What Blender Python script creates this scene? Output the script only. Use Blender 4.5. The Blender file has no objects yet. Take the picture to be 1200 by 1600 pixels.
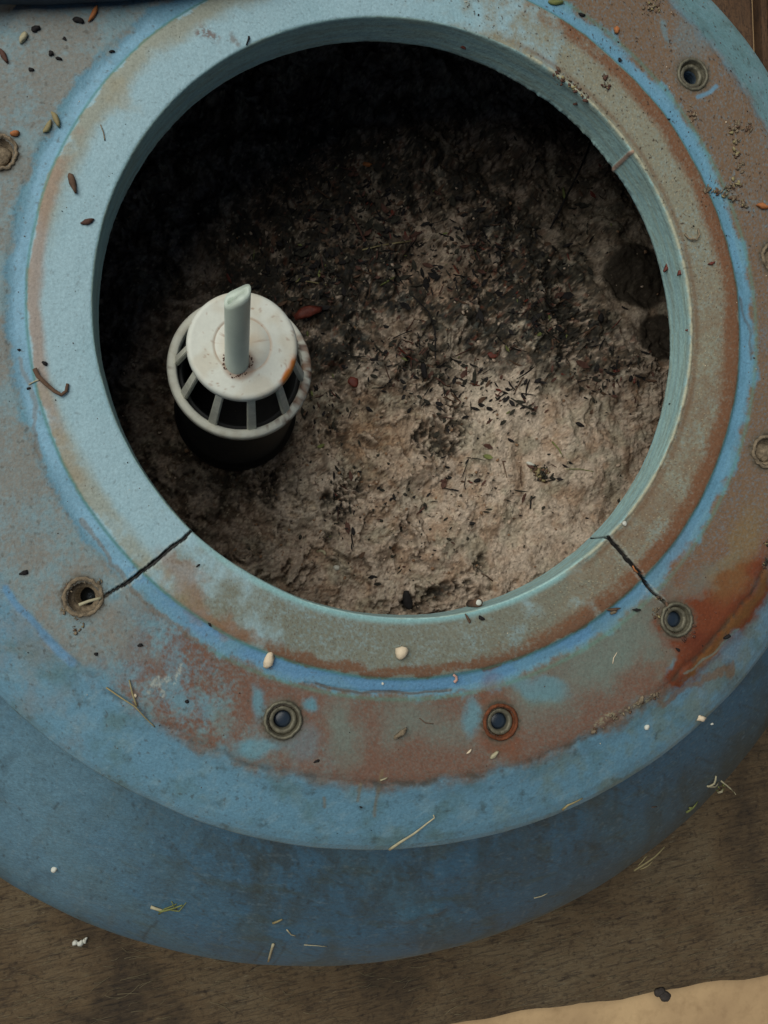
import bpy, bmesh, math, random
import numpy as np
from mathutils import Vector, Matrix

random.seed(7)
rng = np.random.default_rng(7)
U = 0.11                                   # one unit of the plan = bore radius of the filter neck = 0.11 m
scene = bpy.context.scene
col = scene.collection

# ------------------------------------------------------------------ camera, sky, sun, exposure
F_PX = 1400.0
CAM = np.array([-0.6095, -0.8299, 2.8393])
ROT = np.array([[0.98363493, -0.00537238, -0.18009292],
                [-0.00537238, 0.99823634, -0.0591215],
                [0.18009292, 0.0591215, 0.98187127]])
cd = bpy.data.cameras.new('camera')
cd.sensor_fit = 'VERTICAL'; cd.sensor_height = 24.0; cd.lens = 24.0 * F_PX / 1600.0
cd.clip_start = 0.005; cd.clip_end = 200
cam = bpy.data.objects.new('camera', cd); col.objects.link(cam)
cam.matrix_world = Matrix.Translation(Vector(CAM * U)) @ Matrix(ROT.tolist()).to_4x4()
scene.camera = cam

SUN_DIR = Vector((-0.46, 0.30, 0.84)).normalized()
w = bpy.data.worlds.new('World'); scene.world = w; w.use_nodes = True
nt = w.node_tree
sky = nt.nodes.new('ShaderNodeTexSky'); sky.sky_type = 'NISHITA'; sky.sun_disc = False
sky.sun_elevation = math.asin(SUN_DIR.z); sky.sun_rotation = math.atan2(SUN_DIR.x, SUN_DIR.y)
bg = nt.nodes['Background']; bg.inputs['Strength'].default_value = 0.05
nt.links.new(sky.outputs[0], bg.inputs[0])
sl = bpy.data.lights.new('sun', 'SUN'); sl.energy = 5.0; sl.angle = math.radians(66); sl.color = (1.0, 0.985, 0.90)
so = bpy.data.objects.new('sun', sl); col.objects.link(so)
so.rotation_euler = SUN_DIR.to_track_quat('Z', 'Y').to_euler()
scene.view_settings.view_transform = 'Standard'; scene.view_settings.look = 'None'
scene.view_settings.gamma = 1.0; scene.view_settings.exposure = -0.92
scene.view_settings.use_curve_mapping = False
scene.cycles.max_bounces = 8

# ------------------------------------------------------------------ helpers
def lin(r, g, b):
    f = lambda c: (c / 255 / 12.92) if c / 255 <= 0.04045 else ((c / 255 + 0.055) / 1.055) ** 2.4
    return np.array([f(r), f(g), f(b)])

def at(px, py, z):
    d = ROT @ np.array([(px - 600) / F_PX, -(py - 800) / F_PX, -1.0])
    t = (z - CAM[2]) / d[2]
    return CAM + t * d

DOME = [(1.762, -0.215), (1.768, -0.24), (1.805, -0.285), (1.91, -0.380), (2.04, -0.500), (2.18, -0.640), (2.33, -0.79), (2.46, -0.96), (2.565, -1.13), (2.64, -1.30), (2.675, -1.45), (2.68, -1.55), (2.66, -1.65), (2.62, -1.74), (2.56, -1.81), (2.46, -1.87), (2.36, -1.90)]
BZ = -1.98                                  # top of the timber
_dz = np.array([p[1] for p in DOME])[::-1]; _dr = np.array([p[0] for p in DOME])[::-1]
def at_dome(px, py):
    """first point of the tank body on the line of sight through a photo pixel (or the nearest miss)"""
    d = ROT @ np.array([(px - 600) / F_PX, -(py - 800) / F_PX, -1.0])
    t = (np.linspace(-0.22, -1.89, 1500) - CAM[2]) / d[2]
    P = CAM + t[:, None] * d
    g = np.hypot(P[:, 0], P[:, 1]) - np.interp(P[:, 2], _dz, _dr)
    i = int(np.argmax(g < 0)) if (g < 0).any() else int(np.argmin(g))
    return P[i]

def vnoise(x, y, seed):
    xi = np.floor(x).astype(np.int64); yi = np.floor(y).astype(np.int64)
    fx = x - xi; fy = y - yi
    u = fx * fx * fx * (fx * (fx * 6 - 15) + 10); v = fy * fy * fy * (fy * (fy * 6 - 15) + 10)
    def g(a, b, dx, dy):
        n = (a * 374761393 + b * 668265263 + seed * 974711) & 0xFFFFFFFF
        n = ((n ^ (n >> 13)) * 1274126177) & 0xFFFFFFFF
        n = ((n ^ (n >> 16)) * 2246822519) & 0xFFFFFFFF
        an = ((n ^ (n >> 15)) & 0xFFFF) * (2 * np.pi / 65536)
        return np.cos(an) * dx + np.sin(an) * dy
    n0 = g(xi, yi, fx, fy) * (1 - u) + g(xi + 1, yi, fx - 1, fy) * u
    n1 = g(xi, yi + 1, fx, fy - 1) * (1 - u) + g(xi + 1, yi + 1, fx - 1, fy - 1) * u
    return np.clip(0.5 + 0.85 * (n0 * (1 - v) + n1 * v), 0, 1)

def fbm(x, y, s, octaves=4, seed=0, gain=0.5):
    t = 0; a = 1.0; n = 0
    ca, sa = math.cos(0.6), math.sin(0.6)
    for o in range(octaves):
        t = t + a * vnoise(x * s + 17.3 * o, y * s - 9.1 * o, seed + o * 31); n += a
        a *= gain; s *= 2.03
        x, y = x * ca - y * sa, x * sa + y * ca
    return np.clip(0.5 + (t / n - 0.5) * 1.35, 0, 1)

def sstep(a, b, x):
    t = np.clip((x - a) / (b - a), 0, 1)
    return t * t * (3 - 2 * t)

def seg_dist(x, y, pts):
    best = np.full(x.shape, 1e9); tt = np.zeros(x.shape); n = len(pts) - 1
    for i in range(n):
        ax, ay = pts[i][0], pts[i][1]; bx, by = pts[i + 1][0], pts[i + 1][1]
        dx, dy = bx - ax, by - ay
        t = np.clip(((x - ax) * dx + (y - ay) * dy) / (dx * dx + dy * dy + 1e-12), 0, 1)
        d = np.hypot(x - ax - t * dx, y - ay - t * dy)
        m = d < best
        best = np.where(m, d, best); tt = np.where(m, (i + t) / n, tt)
    return best, tt

def mix(c, new, m):
    m = np.clip(m, 0, 1)[:, None]
    return c * (1 - m) + np.asarray(new) * m

def tag(o, label=None, cat=None, group=None, kind=None):
    if label: o['label'] = label
    if cat: o['category'] = cat
    if group: o['group'] = group
    if kind: o['kind'] = kind
    return o

def link(name, me, mat=None, parent=None):
    o = bpy.data.objects.new(name, me); col.objects.link(o)
    if mat: me.materials.append(mat)
    if parent: o.parent = parent
    return o

def empty(name, loc):
    o = bpy.data.objects.new(name, None); col.objects.link(o)
    o.location = Vector(loc) * U; o.empty_display_size = 0.02
    return o

def np_mesh(name, verts, quads, colors=None, dirt=None, smooth=True):
    me = bpy.data.meshes.new(name)
    verts = np.asarray(verts, dtype=np.float32) * U; quads = np.asarray(quads, dtype=np.int32)
    k = quads.shape[1]
    me.vertices.add(len(verts)); me.vertices.foreach_set('co', verts.ravel())
    me.loops.add(quads.size); me.loops.foreach_set('vertex_index', quads.ravel())
    me.polygons.add(len(quads))
    me.polygons.foreach_set('loop_start', np.arange(0, quads.size, k, dtype=np.int32))
    me.polygons.foreach_set('loop_total', np.full(len(quads), k, dtype=np.int32))
    me.update(calc_edges=True); me.validate()
    if smooth: me.polygons.foreach_set('use_smooth', np.ones(len(me.polygons), dtype=bool))
    if colors is not None:
        a = me.color_attributes.new('Col', 'FLOAT_COLOR', 'POINT')
        c4 = np.ones((len(verts), 4), dtype=np.float32); c4[:, :3] = np.clip(colors, 0.002, 0.95)
        a.data.foreach_set('color', c4.ravel())
    if dirt is not None:
        a = me.attributes.new('Dirt', 'FLOAT', 'POINT'); a.data.foreach_set('value', np.clip(dirt, 0, 1).astype(np.float32))
    return me

def bm_mesh(name, bm, smooth=True):
    me = bpy.data.meshes.new(name)
    for v in bm.verts: v.co *= U
    bm.normal_update(); bm.to_mesh(me); bm.free()
    if smooth:
        for p in me.polygons: p.use_smooth = True
    return me

def lathe_np(profile, n):
    pr = np.array(profile); th = np.linspace(0, 2 * np.pi, n, endpoint=False)
    v = np.stack([pr[:, 0][:, None] * np.cos(th), pr[:, 0][:, None] * np.sin(th), pr[:, 1][:, None] + 0 * th], -1).reshape(-1, 3)
    i = np.arange(len(pr) - 1)[:, None]; j = np.arange(n)[None]; j2 = (j + 1) % n
    q = np.stack([i * n + j, (i + 1) * n + j, (i + 1) * n + j2, i * n + j2], -1).reshape(-1, 4)
    return v, q

# ------------------------------------------------------------------ materials
def nodes(name):
    m = bpy.data.materials.new(name); m.use_nodes = True
    return m, m.node_tree, m.node_tree.nodes['Principled BSDF']

def add_noise(t, scale, detail=3, rough=0.55, vec=None, dist=0.0):
    n = t.nodes.new('ShaderNodeTexNoise')
    n.inputs['Scale'].default_value = scale / U; n.inputs['Detail'].default_value = detail
    n.inputs['Roughness'].default_value = rough; n.inputs['Distortion'].default_value = dist
    t.links.new(vec if vec else coords(t), n.inputs['Vector'])
    return n

def coords(t):
    for n in t.nodes:
        if n.type == 'TEX_COORD': return n.outputs['Object']
    return t.nodes.new('ShaderNodeTexCoord').outputs['Object']

def bump(t, bsdf, layers):
    prev = None
    for h, strength, dist in layers:
        b = t.nodes.new('ShaderNodeBump'); b.inputs['Strength'].default_value = strength
        b.inputs['Distance'].default_value = dist * U
        t.links.new(h, b.inputs['Height'])
        if prev: t.links.new(prev, b.inputs['Normal'])
        prev = b.outputs['Normal']
    t.links.new(prev, bsdf.inputs['Normal'])

def ramp(t, fac, stops):
    r = t.nodes.new('ShaderNodeValToRGB')
    while len(r.color_ramp.elements) < len(stops): r.color_ramp.elements.new(0.5)
    for e, (p, c) in zip(r.color_ramp.elements, stops):
        e.position = p; e.color = (*c, 1)
    t.links.new(fac, r.inputs['Fac']); return r

def mult(t, a, b, fac=1.0):
    m = t.nodes.new('ShaderNodeMix'); m.data_type = 'RGBA'; m.blend_type = 'MULTIPLY'
    m.inputs[0].default_value = fac
    t.links.new(a, m.inputs[6]); t.links.new(b, m.inputs[7]); return m.outputs[2]

def painted(name, rough0, rough1, grain, grain_amt, bump_layers, spec=0.4):
    m, t, b = nodes(name)
    a = t.nodes.new('ShaderNodeAttribute'); a.attribute_name = 'Col'
    d = t.nodes.new('ShaderNodeAttribute'); d.attribute_name = 'Dirt'
    n = add_noise(t, grain, 4, 0.7)
    lo, hi = 1 - grain_amt, 1 + grain_amt
    r = ramp(t, n.outputs['Fac'], [(0.3, (lo, lo, lo)), (0.7, (hi, hi, hi))])
    t.links.new(mult(t, a.outputs['Color'], r.outputs['Color']), b.inputs['Base Color'])
    mr = t.nodes.new('ShaderNodeMapRange'); mr.inputs[3].default_value = rough0; mr.inputs[4].default_value = rough1
    t.links.new(d.outputs['Fac'], mr.inputs[0]); t.links.new(mr.outputs[0], b.inputs['Roughness'])
    b.inputs['Specular IOR Level'].default_value = spec
    bump(t, b, [(add_noise(t, s, 3, 0.6).outputs['Fac'], st, ds) for s, st, ds in bump_layers])
    return m

def simple(name, c, rough=0.7, var=0.25, scale=30, metal=0.0, spec=0.4, bmp=0.3):
    m, t, b = nodes(name)
    n = add_noise(t, scale, 4, 0.6)
    c = np.asarray(c)
    r = ramp(t, n.outputs['Fac'], [(0.3, tuple(np.clip(c * (1 - var), 0, 1))), (0.7, tuple(np.clip(c * (1 + var), 0, 1)))])
    t.links.new(r.outputs['Color'], b.inputs['Base Color'])
    b.inputs['Roughness'].default_value = rough; b.inputs['Metallic'].default_value = metal
    b.inputs['Specular IOR Level'].default_value = spec
    if bmp: bump(t, b, [(n.outputs['Fac'], bmp, 0.01)])
    return m

M_NECK = painted('faded_blue_plastic', 0.42, 0.85, 110, 0.16, [(28, 0.30, 0.010), (95, 0.22, 0.006)])
M_BODY = painted('tank_plastic', 0.5, 0.85, 60, 0.14, [(26, 0.35, 0.012), (90, 0.3, 0.007)])
M_SAND = painted('filter_sand', 0.85, 0.75, 75, 0.26, [(75, 0.35, 0.008), (170, 0.5, 0.006)], 0.25)
M_CAP = painted('cream_plastic', 0.38, 0.8, 60, 0.05, [(60, 0.08, 0.004)])
M_BLACK = simple('black_pipe_plastic', (0.008, 0.009, 0.009), 0.6, 0.3, 20)
M_PIPE = simple('dark_pipe_plastic', (0.02, 0.035, 0.055), 0.5, 0.3, 20)
M_HOSE = simple('milky_tube_plastic', lin(188, 200, 188), 0.35, 0.07, 14, bmp=0.1)
M_HOSE.node_tree.nodes['Principled BSDF'].inputs['Subsurface Weight'].default_value = 0.25
M_HOSE.node_tree.nodes['Principled BSDF'].inputs['Subsurface Radius'].default_value = (0.004, 0.004, 0.004)
M_RIB = simple('greyed_rib_plastic', lin(214, 215, 200), 0.5, 0.15, 40)
M_DULL = simple('dull_grimy_metal', lin(104, 100, 84), 0.55, 0.35, 45, 0.35)
M_RUSTY = simple('rusty_metal', lin(104, 58, 32), 0.8, 0.45, 50, 0.1, bmp=0.6)
M_THREAD = simple('threaded_steel', lin(120, 140, 158), 0.3, 0.25, 40, 0.8)
M_DARKMETAL = simple('dark_wet_metal', lin(52, 60, 66), 0.35, 0.3, 40, 0.5)
M_WATER, _t, _b = nodes('standing_water')
_b.inputs['Base Color'].default_value = (0.020, 0.032, 0.050, 1); _b.inputs['Roughness'].default_value = 0.30
_n = add_noise(_t, 14, 2); bump(_t, _b, [(_n.outputs['Fac'], 0.15, 0.01)])

M_PALE = simple('pale_seed', lin(214, 196, 168), 0.6, 0.14, 40)
M_PINK = simple('pinkish_shell', lin(190, 150, 135), 0.55, 0.2, 40)
M_WHITE = simple('chalk_white', lin(204, 204, 192), 0.6, 0.1, 40)
M_STRAW = simple('dry_straw', lin(142, 130, 92), 0.7, 0.25, 30)
M_PSTRAW = simple('pale_straw', lin(172, 164, 134), 0.65, 0.18, 30)
M_GREEN = simple('dried_grass', lin(112, 118, 66), 0.75, 0.3, 30)
M_TWIG = simple('brown_twig', lin(92, 70, 54), 0.85, 0.35, 45)
M_DARK = simple('dark_seed', (0.020, 0.018, 0.018), 0.85, 0.4, 40, spec=.2)
M_BARK = simple('brown_chaff', lin(84, 56, 46), 0.8, 0.35, 40)
M_HUSK = simple('orange_husk', lin(168, 104, 58), 0.7, 0.25, 40)
M_BARKDARK = simple('dark_rusted_iron', lin(58, 52, 48), .8, .4, 50)
M_MUD = simple('dry_mud', lin(122, 108, 88), 0.95, 0.5, 60, bmp=0.8)
M_RED = simple('red_flake', lin(104, 48, 36), 0.6, 0.3, 60)
M_CRUMB = simple('sand_crumb', lin(186, 166, 146), .9, .2, 60)
M_CRUMB2 = simple('brown_sand_crumb', lin(140, 110, 84), .9, .25, 60)
M_MUSH = simple('black_silt', lin(52, 50, 42), 0.9, 0.6, 70, bmp=0.8)

# ------------------------------------------------------------------ the filter neck: one fine polar sheet, shaped and stained
RING_TOP, LEDGE = 0.0, -0.012
PROFILE = [(1.32, -0.21), (1.10, -0.175), (1.03, -0.158), (1.003, -0.150), (0.998, -0.136), (0.999, -0.10), (1.0, -0.05), (1.0, -0.008), (1.002, -0.002),
           (1.007, 0.0), (1.06, 0.001), (1.15, 0.0), (1.178, -0.001), (1.188, -0.003), (1.196, -0.009), (1.205, -0.014), (1.230, -0.017), (1.252, -0.015),
           (1.268, LEDGE), (1.40, LEDGE), (1.50, -0.014), (1.535, -0.021), (1.60, -0.056), (1.67, -0.086), (1.725, -0.113), (1.758, -0.136), (1.778, -0.158),
           (1.786, -0.180), (1.782, -0.204), (1.768, -0.222), (1.758, -0.26)]
_pr = np.array(PROFILE); _len = np.concatenate([[0], np.cumsum(np.hypot(*np.diff(_pr, axis=0).T))])
NP_, NT = 460, 2200
dens = np.linspace(0, _len[-1], NP_)
prof = np.stack([np.interp(dens, _len, _pr[:, 0]), np.interp(dens, _len, _pr[:, 1])], -1)
ksm = np.ones(3) / 3
for _ in range(1):
    sm = prof.copy()
    for k in (0, 1):
        sm[1:-1, k] = np.convolve(prof[:, k], ksm, 'valid')
    prof = sm
tan = np.gradient(prof, axis=0); tan /= np.linalg.norm(tan, axis=1)[:, None]
pn = np.stack([-tan[:, 1], tan[:, 0]], -1)                  # points out of the plastic
def z_neck(r):
    k = np.argmax(prof[:, 0] > 0) ; top = prof[np.argmin(np.abs(dens - _len[8])):]
    return float(np.interp(r, top[:, 0][:_idx_top], top[:, 1][:_idx_top]))
_idx_top = int(np.argmax(prof[np.argmin(np.abs(dens - _len[8])):, 0]))

th = np.linspace(0, 2 * np.pi, NT, endpoint=False)
Rr = np.repeat(prof[:, 0], NT); Zz = np.repeat(prof[:, 1], NT); TH = np.tile(th, NP_)
PNr = np.repeat(pn[:, 0], NT); PNz = np.repeat(pn[:, 1], NT); SS = np.repeat(dens, NT)
X = Rr * np.cos(TH); Y = Rr * np.sin(TH)
DEG = (np.degrees(TH) + 180) % 360 - 180

BOLTS = [  # pixel in the photo, kind
    (1082, 117, 'thread'), (1213, 402, 'mud'), (1199, 706, 'mud'), (1057, 968, 'ruststain'), (782, 1128, 'rusty'),
    (442, 1125, 'dull'), (130, 933, 'broken'), (-3, 238, 'mud')]
BOLT_XY = [at(b[0], b[1], LEDGE) for b in BOLTS]
BOLT_XY = [b * np.array([1, 1, 0]) for b in BOLT_XY]

disp = np.zeros_like(X)
n_lo = fbm(X, Y, 3.0, 3, 5) - 0.5
disp += n_lo * 0.006
topside = SS > _len[8]
# parting-line bead on the right-hand lip of the bore
bead_th = sstep(-62, -48, DEG) * (1 - sstep(62, 74, DEG))
bead_n = fbm(TH * 6, TH * 0, 5, 3, 9)
bead = np.exp(-((Rr - 1.006) / 0.0045) ** 2) * bead_th * (Zz > -0.02)
disp += bead * 0.006 * (0.4 + bead_n)
# flash at the bottom rim
flash = np.exp(-((Zz + 0.14) / 0.01) ** 2) * (Rr < 1.02)
disp += flash * (fbm(X, Y, 30, 5, 12, .7) - 0.42) * 0.011 * (0.25 + sstep(20, 40, DEG) * (1 - sstep(60, 80, DEG)))
# scraped notch and step of the ledge edge
edge_r = 1.533 + (fbm(TH * 4, TH * 0 + 3, 3, 3, 21) - 0.5) * 0.03
disp += -0.004 * np.exp(-((Rr - edge_r) / 0.012) ** 2) * topside
lip = seg_dist(X, Y, [at(*p, -0.045) for p in [(1163, 985), (1120, 1024), (1090, 1045), (1072, 1052)]])[0]
disp += 0.002 * np.exp(-(lip / 0.012) ** 2) * topside

CRACKS = [[(303, 826), (290, 838), (270, 854), (247, 873), (225, 890), (195, 913), (165, 930), (142, 937)],
          [(921, 832), (935, 834), (950, 840), (965, 856), (978, 872), (990, 888), (1006, 907), (1022, 926), (1040, 944)]]
crack_m = np.zeros_like(X); crack_c = np.zeros_like(X); crack_l = np.zeros_like(X)
near = fbm(X, Y, 55, 3, 33)
for k, c in enumerate(CRACKS):
    P = [at(px, py, RING_TOP if i < len(c) * 0.55 else LEDGE) for i, (px, py) in enumerate(c)]
    jx = (fbm(X, Y, 16, 4, 34, .7) - .5) * .009; jy = (fbm(X, Y, 16, 4, 35, .7) - .5) * .009
    d, t = seg_dist(X + jx, Y + jy, P)
    wdt = (0.0046, 0.0054)[k] * (0.45 + 0.75 * np.sin(np.pi * np.clip(t * 0.9 + 0.06, 0, 1)) ** 0.7) * 1.0
    wdt = np.where(SS < _len[7], wdt * 0.55, wdt)
    crack_l = np.maximum(crack_l, sstep(wdt * 3.6, wdt * 2.2, d) * (SS > _len[4]))
    crack_c = np.maximum(crack_c, (1 - sstep(wdt * 1.1, wdt * 1.5, d)) * (SS > _len[4]))
    crack_m = np.maximum(crack_m, (1 - sstep(wdt * 0.75, wdt * 1.15, d)) * (SS > _len[4]))
seam_d, _ = seg_dist(X, Y, [at(972, 233, 0), at(962, 264, -0.136)])
seam = (1 - sstep(0.003, 0.008, seam_d)) * (SS > _len[3]) * (SS < _len[9])
disp += seam * 0.005
disp -= crack_m * 0.010
# scratches into the paintwork
for pts, dep in [([(478, 1068), (560, 1080), (640, 1082), (700, 1078)], 0.004), ([(1155, 470), (1172, 520), (1178, 590)], 0.0)]:
    d, _ = seg_dist(X, Y, [at(*p, LEDGE) for p in pts]); disp -= dep * np.exp(-(d / 0.005) ** 2)
Xd = X + disp * PNr * np.cos(TH); Yd = Y + disp * PNr * np.sin(TH); Zd = Zz + disp * PNz

# ---- stains (fixed to the surface)
wx = X + (fbm(X, Y, 5, 6, 41, .6) - 0.5) * 0.17; wy = Y + (fbm(X, Y, 5, 6, 47, .6) - 0.5) * 0.17
fine = fbm(X, Y, 70, 3, 51, .7); mid = fbm(X, Y, 9, 6, 53, .6); big = fbm(X, Y, 2.2, 4, 57)
streak = fbm(Rr * 14, TH * 3.2, 1.0, 4, 59)                   # long along the ring
grain = rng.random(len(X)); spk0 = fbm(X, Y, 110, 2, 52, .9); mot = np.clip(.42 + 1.15 * (spk0 * .6 + fine * .4) + .25 * (grain - .5), 0, 1.15)
def sector(a, b, soft=14):
    """1 between the two angles (degrees, a < b), soft ends, wraps"""
    c = (a + b) / 2; h = (b - a) / 2
    d = np.abs((DEG - c + 180) % 360 - 180)
    return 1 - sstep(h - soft / 2, h + soft / 2, d + (mid - 0.5) * soft * 1.6)
def band(r0, r1, s0=0.012, s1=0.012, wob=0.0):
    rr = Rr + (mid - 0.5) * wob + (fine - 0.5) * wob * 0.15
    return sstep(r0 - s0, r0 + s0, rr) * (1 - sstep(r1 - s1, r1 + s1, rr))
def blob(px, py, rad, z=LEDGE, soft=0.5, sx=1.0, sy=1.0, rot=0.0, warp=1.0):
    p = at(px, py, z); k = F_PX / (CAM[2] - z)
    xx = X + (wx - X) * warp - p[0]; yy = Y + (wy - Y) * warp - p[1]
    c, s = math.cos(math.radians(rot)), math.sin(math.radians(rot))
    d = np.hypot((xx * c + yy * s) / sx, (-xx * s + yy * c) / sy)
    return 1 - sstep(rad / k * (1 - soft), rad / k * (1 + soft), d)
def stroke(pts, wpx, z=LEDGE, soft=0.5, warp=0.35):
    k = F_PX / (CAM[2] - z)
    d, _ = seg_dist(X + (wx - X) * warp, Y + (wy - Y) * warp, [at(*p, z) for p in pts])
    return 1 - sstep(wpx / k * (1 - soft), wpx / k * (1 + soft), d)

C = np.tile(lin(94, 138, 160), (len(X), 1)); dirt = np.full(len(X), 0.25)
C = mix(C, lin(104, 152, 168), sstep(0.4, 0.7, big) * 0.5)
C = mix(C, lin(84, 128, 152), sstep(0.4, 0.75, mid) * 0.4)
# outer bevel
bev = sstep(1.52, 1.56, Rr + (mid - 0.5) * 0.05)
C = mix(C, lin(100, 141, 164), bev * 0.85 * sector(-165, -20))
C = mix(C, lin(104, 142, 148), bev * 0.85 * sector(0, 120))
C = mix(C, lin(122, 152, 164), bev * sstep(.5, .8, fbm(X, Y, 10, 6, 66, .65)) * .5)
scr = fbm(X * .35 + Y * .2, Y * 1.2 - X, 26, 3, 67, .6); C = mix(C, lin(132, 160, 172), topside * sstep(.74, .8, scr) * .3 * (Rr > 1.26))
C = mix(C, lin(112, 124, 106), bev * sector(-72, -8, 30) * sstep(.42, .7, fbm(X, Y, 7, 6, 64, .62)) * .55)
C = mix(C, lin(84, 110, 108), bev * sstep(0.45, 0.85, fbm(X, Y, 6, 6, 61, .6)) * 0.6)
C = mix(C, lin(64, 78, 76), bev * sstep(0.62, 0.9, fbm(X, Y, 14, 5, 62, .65)) * 0.6)
# ledge: brown water stain, heavy on the right and below, thin on the left
rust_n = sstep(0.08, 0.48, fbm(X, Y, 5, 6, 63, .62) * 0.75 + fine * 0.25)
rust_h = sstep(0.30, 0.60, fbm(X, Y, 5, 6, 65, .65) * 0.75 + fine * 0.25)
lb = band(1.256, 1.535, 0.014, 0.035, 0.08)
brown = lin(116, 93, 72); redbr = lin(112, 82, 68)
grn = lin(106, 116, 106)
m = lb * sector(-62, 88) * (0.66 + 0.34 * rust_n) * mot; C = mix(C, brown, m * .97); dirt = np.maximum(dirt, m)
m = lb * sector(-112, -50) * (0.50 + 0.50 * rust_n) * 0.95 * mot; C = mix(C, grn, lb * sector(-118, -44) * 0.9); C = mix(C, redbr, m * 0.92); dirt = np.maximum(dirt, m)
m = lb * sector(-136, -100, 30) * rust_h * 0.95 * mot; C = mix(C, lin(104, 130, 132), lb * sector(-145, -104) * 0.45); C = mix(C, redbr, m); dirt = np.maximum(dirt, m)
m = lb * sector(112, 226) * rust_h * 0.7 * mot; C = mix(C, lin(116, 138, 142), lb * sector(112, 230) * 0.75); C = mix(C, lin(130, 122, 112), m); dirt = np.maximum(dirt, m)
m = sector(112, 226) * rust_h * band(1.53, 1.75, .03, .03, .08) * 0.4; C = mix(C, lin(130, 122, 112), m)
m = lb * sector(84, 120) * rust_n * 0.6; C = mix(C, brown, m)
# the wiped, unpainted patches between the lower bolts
for px, py, rad, sx, sy, rot, a in [(540, 1140, 26, 0.8, 2.0, 4, .75), (615, 1130, 30, 1, 1, 0, .55), (660, 1122, 34, 1.3, .8, -30, .5), (715, 1150, 30, 1.3, 1, 0, .45),
                                    (880, 1070, 60, 2.0, .7, 24, .55), (960, 1000, 60, 1.4, .7, 35, .7), (1010, 990, 40, 1, 1, 0, .6), (1120, 900, 40, 1.5, .7, 30, .6),
                                    (850, 1090, 22, 2.0, .6, -20, .6)]:
    C = mix(C, lin(104, 128, 122), blob(px, py, rad, sx=sx, sy=sy, rot=rot, soft=.75, warp=.6) * a * .75)
for px, py, rad, sx, sy, rot, a in [(410, 1100, 20, .6, 1.3, 20, .8), (488, 1102, 13, 1.2, .8, 0, .9), (735, 1118, 20, .7, 1.5, 0, .7), (840, 1075, 30, 1.8, .5, -20, .6), (470, 1160, 26, 1, 1, 0, .3),
                                    (408, 1165, 22, 1.6, .6, 0, .7), (1046, 1040, 9, .7, 1.5, 0, .8), (1095, 55, 40, .9, 1.6, -40, .25), (1035, 50, 12, .6, 1.6, 0, .45)]:
    C = mix(C, lin(92, 140, 156), blob(px, py, rad, sx=sx, sy=sy, rot=rot, soft=.5, warp=.5) * a)
C = mix(C, lin(92, 140, 178), stroke([(8, 920), (30, 950), (58, 980)], 6, warp=.1) * .8)
C = mix(C, lin(92, 140, 178), stroke([(64, 990), (90, 1015), (112, 1034)], 7, warp=.1) * .8)
C = mix(C, lin(94, 150, 182), stroke([(1100, 154), (1124, 140), (1134, 128)], 6, warp=.1) * .8 * 0 + stroke([(1090, 152), (1108, 146), (1120, 136)], 4, warp=.1) * .7)
# raised ring
ring = sstep(1.0, 1.006, Rr) * (1 - sstep(1.188, 1.196, Rr)) * topside
C = mix(C, lin(146, 178, 190), ring)
C = mix(C, lin(132, 148, 146), ring * sector(-128, -50, 24) * .85)
C = mix(C, lin(134, 144, 134), ring * sector(-70, 66, 24) * .8)
C = mix(C, lin(130, 168, 180), ring * sstep(.35, .8, big) * .5)
tanc = lin(134, 130, 112); gtan = lin(116, 117, 104)
gm = np.clip(0.48 + .8 * fbm(X, Y, 9, 5, 71, .6) + .9 * (fine - .5), 0, 1)
m = ring * sector(-74, 72, 30) * np.clip(gm + .12, 0, 1); C = mix(C, tanc, m * mot * 0.95); dirt = np.maximum(dirt, m)
m = ring * sector(-122, -58, 26) * np.clip(gm + .1, 0, 1) * sstep(1.0, 1.12, Rr + .07); C = mix(C, gtan, m * mot * 0.95); dirt = np.maximum(dirt, m)
sp = sstep(.5, .8, fine) ; m = ring * sector(-70, 58, 30) * sp * (.45 + .65 * sstep(1.04, 1.16, Rr)) * sector(-60, 20, 60); C = mix(C, lin(116, 86, 62), m * .6)
C = mix(C, lin(120, 94, 72), ring * sector(-62, 10, 26) * sstep(.3, .7, mid) * .6)
m = ring * (grain > .985) * sector(-66, 60, 30); C = mix(C, lin(176, 166, 138), m * .8)
m = ring * (grain < .02) * sector(-125, 60, 30); C = mix(C, lin(84, 66, 50), m * .7)
# brown line along the outer edge of the ring
ed = band(1.135, 1.192, .02, .004, .03)
C = mix(C, lin(116, 80, 56), mot * ed * sector(-66, 64, 24) * (.6 + .4 * rust_n))
ed2 = band(1.158, 1.192, .012, .004, .06)
C = mix(C, lin(110, 80, 60), mot * ed2 * sector(-116, -54, 14) * (.55 + .45 * rust_n))
C = mix(C, lin(128, 92, 66), blob(330, 965, 34, 0, sx=2.0, sy=.6, rot=-38) * .7)
C = mix(C, lin(132, 100, 76), blob(285, 900, 22, 0, sx=2.0, sy=.8, rot=-45) * .6)
C = mix(C, lin(140, 132, 104), band(1.130, 1.192, .03, .004, .05) * sector(98, 168, 20) * .7)
C = mix(C, lin(146, 118, 98), band(1.152, 1.190, .014, .004, .02) * sector(158, 205, 20) * .75)
C = mix(C, lin(140, 134, 108), band(1.135, 1.190, .02, .004, .04) * sector(200, 226, 20) * .65)
C = mix(C, lin(146, 138, 112), blob(180, 150, 26, 0, sx=1.4) * .5)
C = mix(C, lin(104, 78, 68), blob(318, 55, 17, 0, sx=1.4, sy=1.0) * .8 * sstep(.35, .55, fine)); C = mix(C, lin(104, 84, 72), blob(368, 50, 9, 0) * .6)
# light inner lip below
C = mix(C, lin(134, 182, 186), band(1.002, 1.018, .004, .01, .0) * sector(-130, -55, 20) * .8 * topside)
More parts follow.
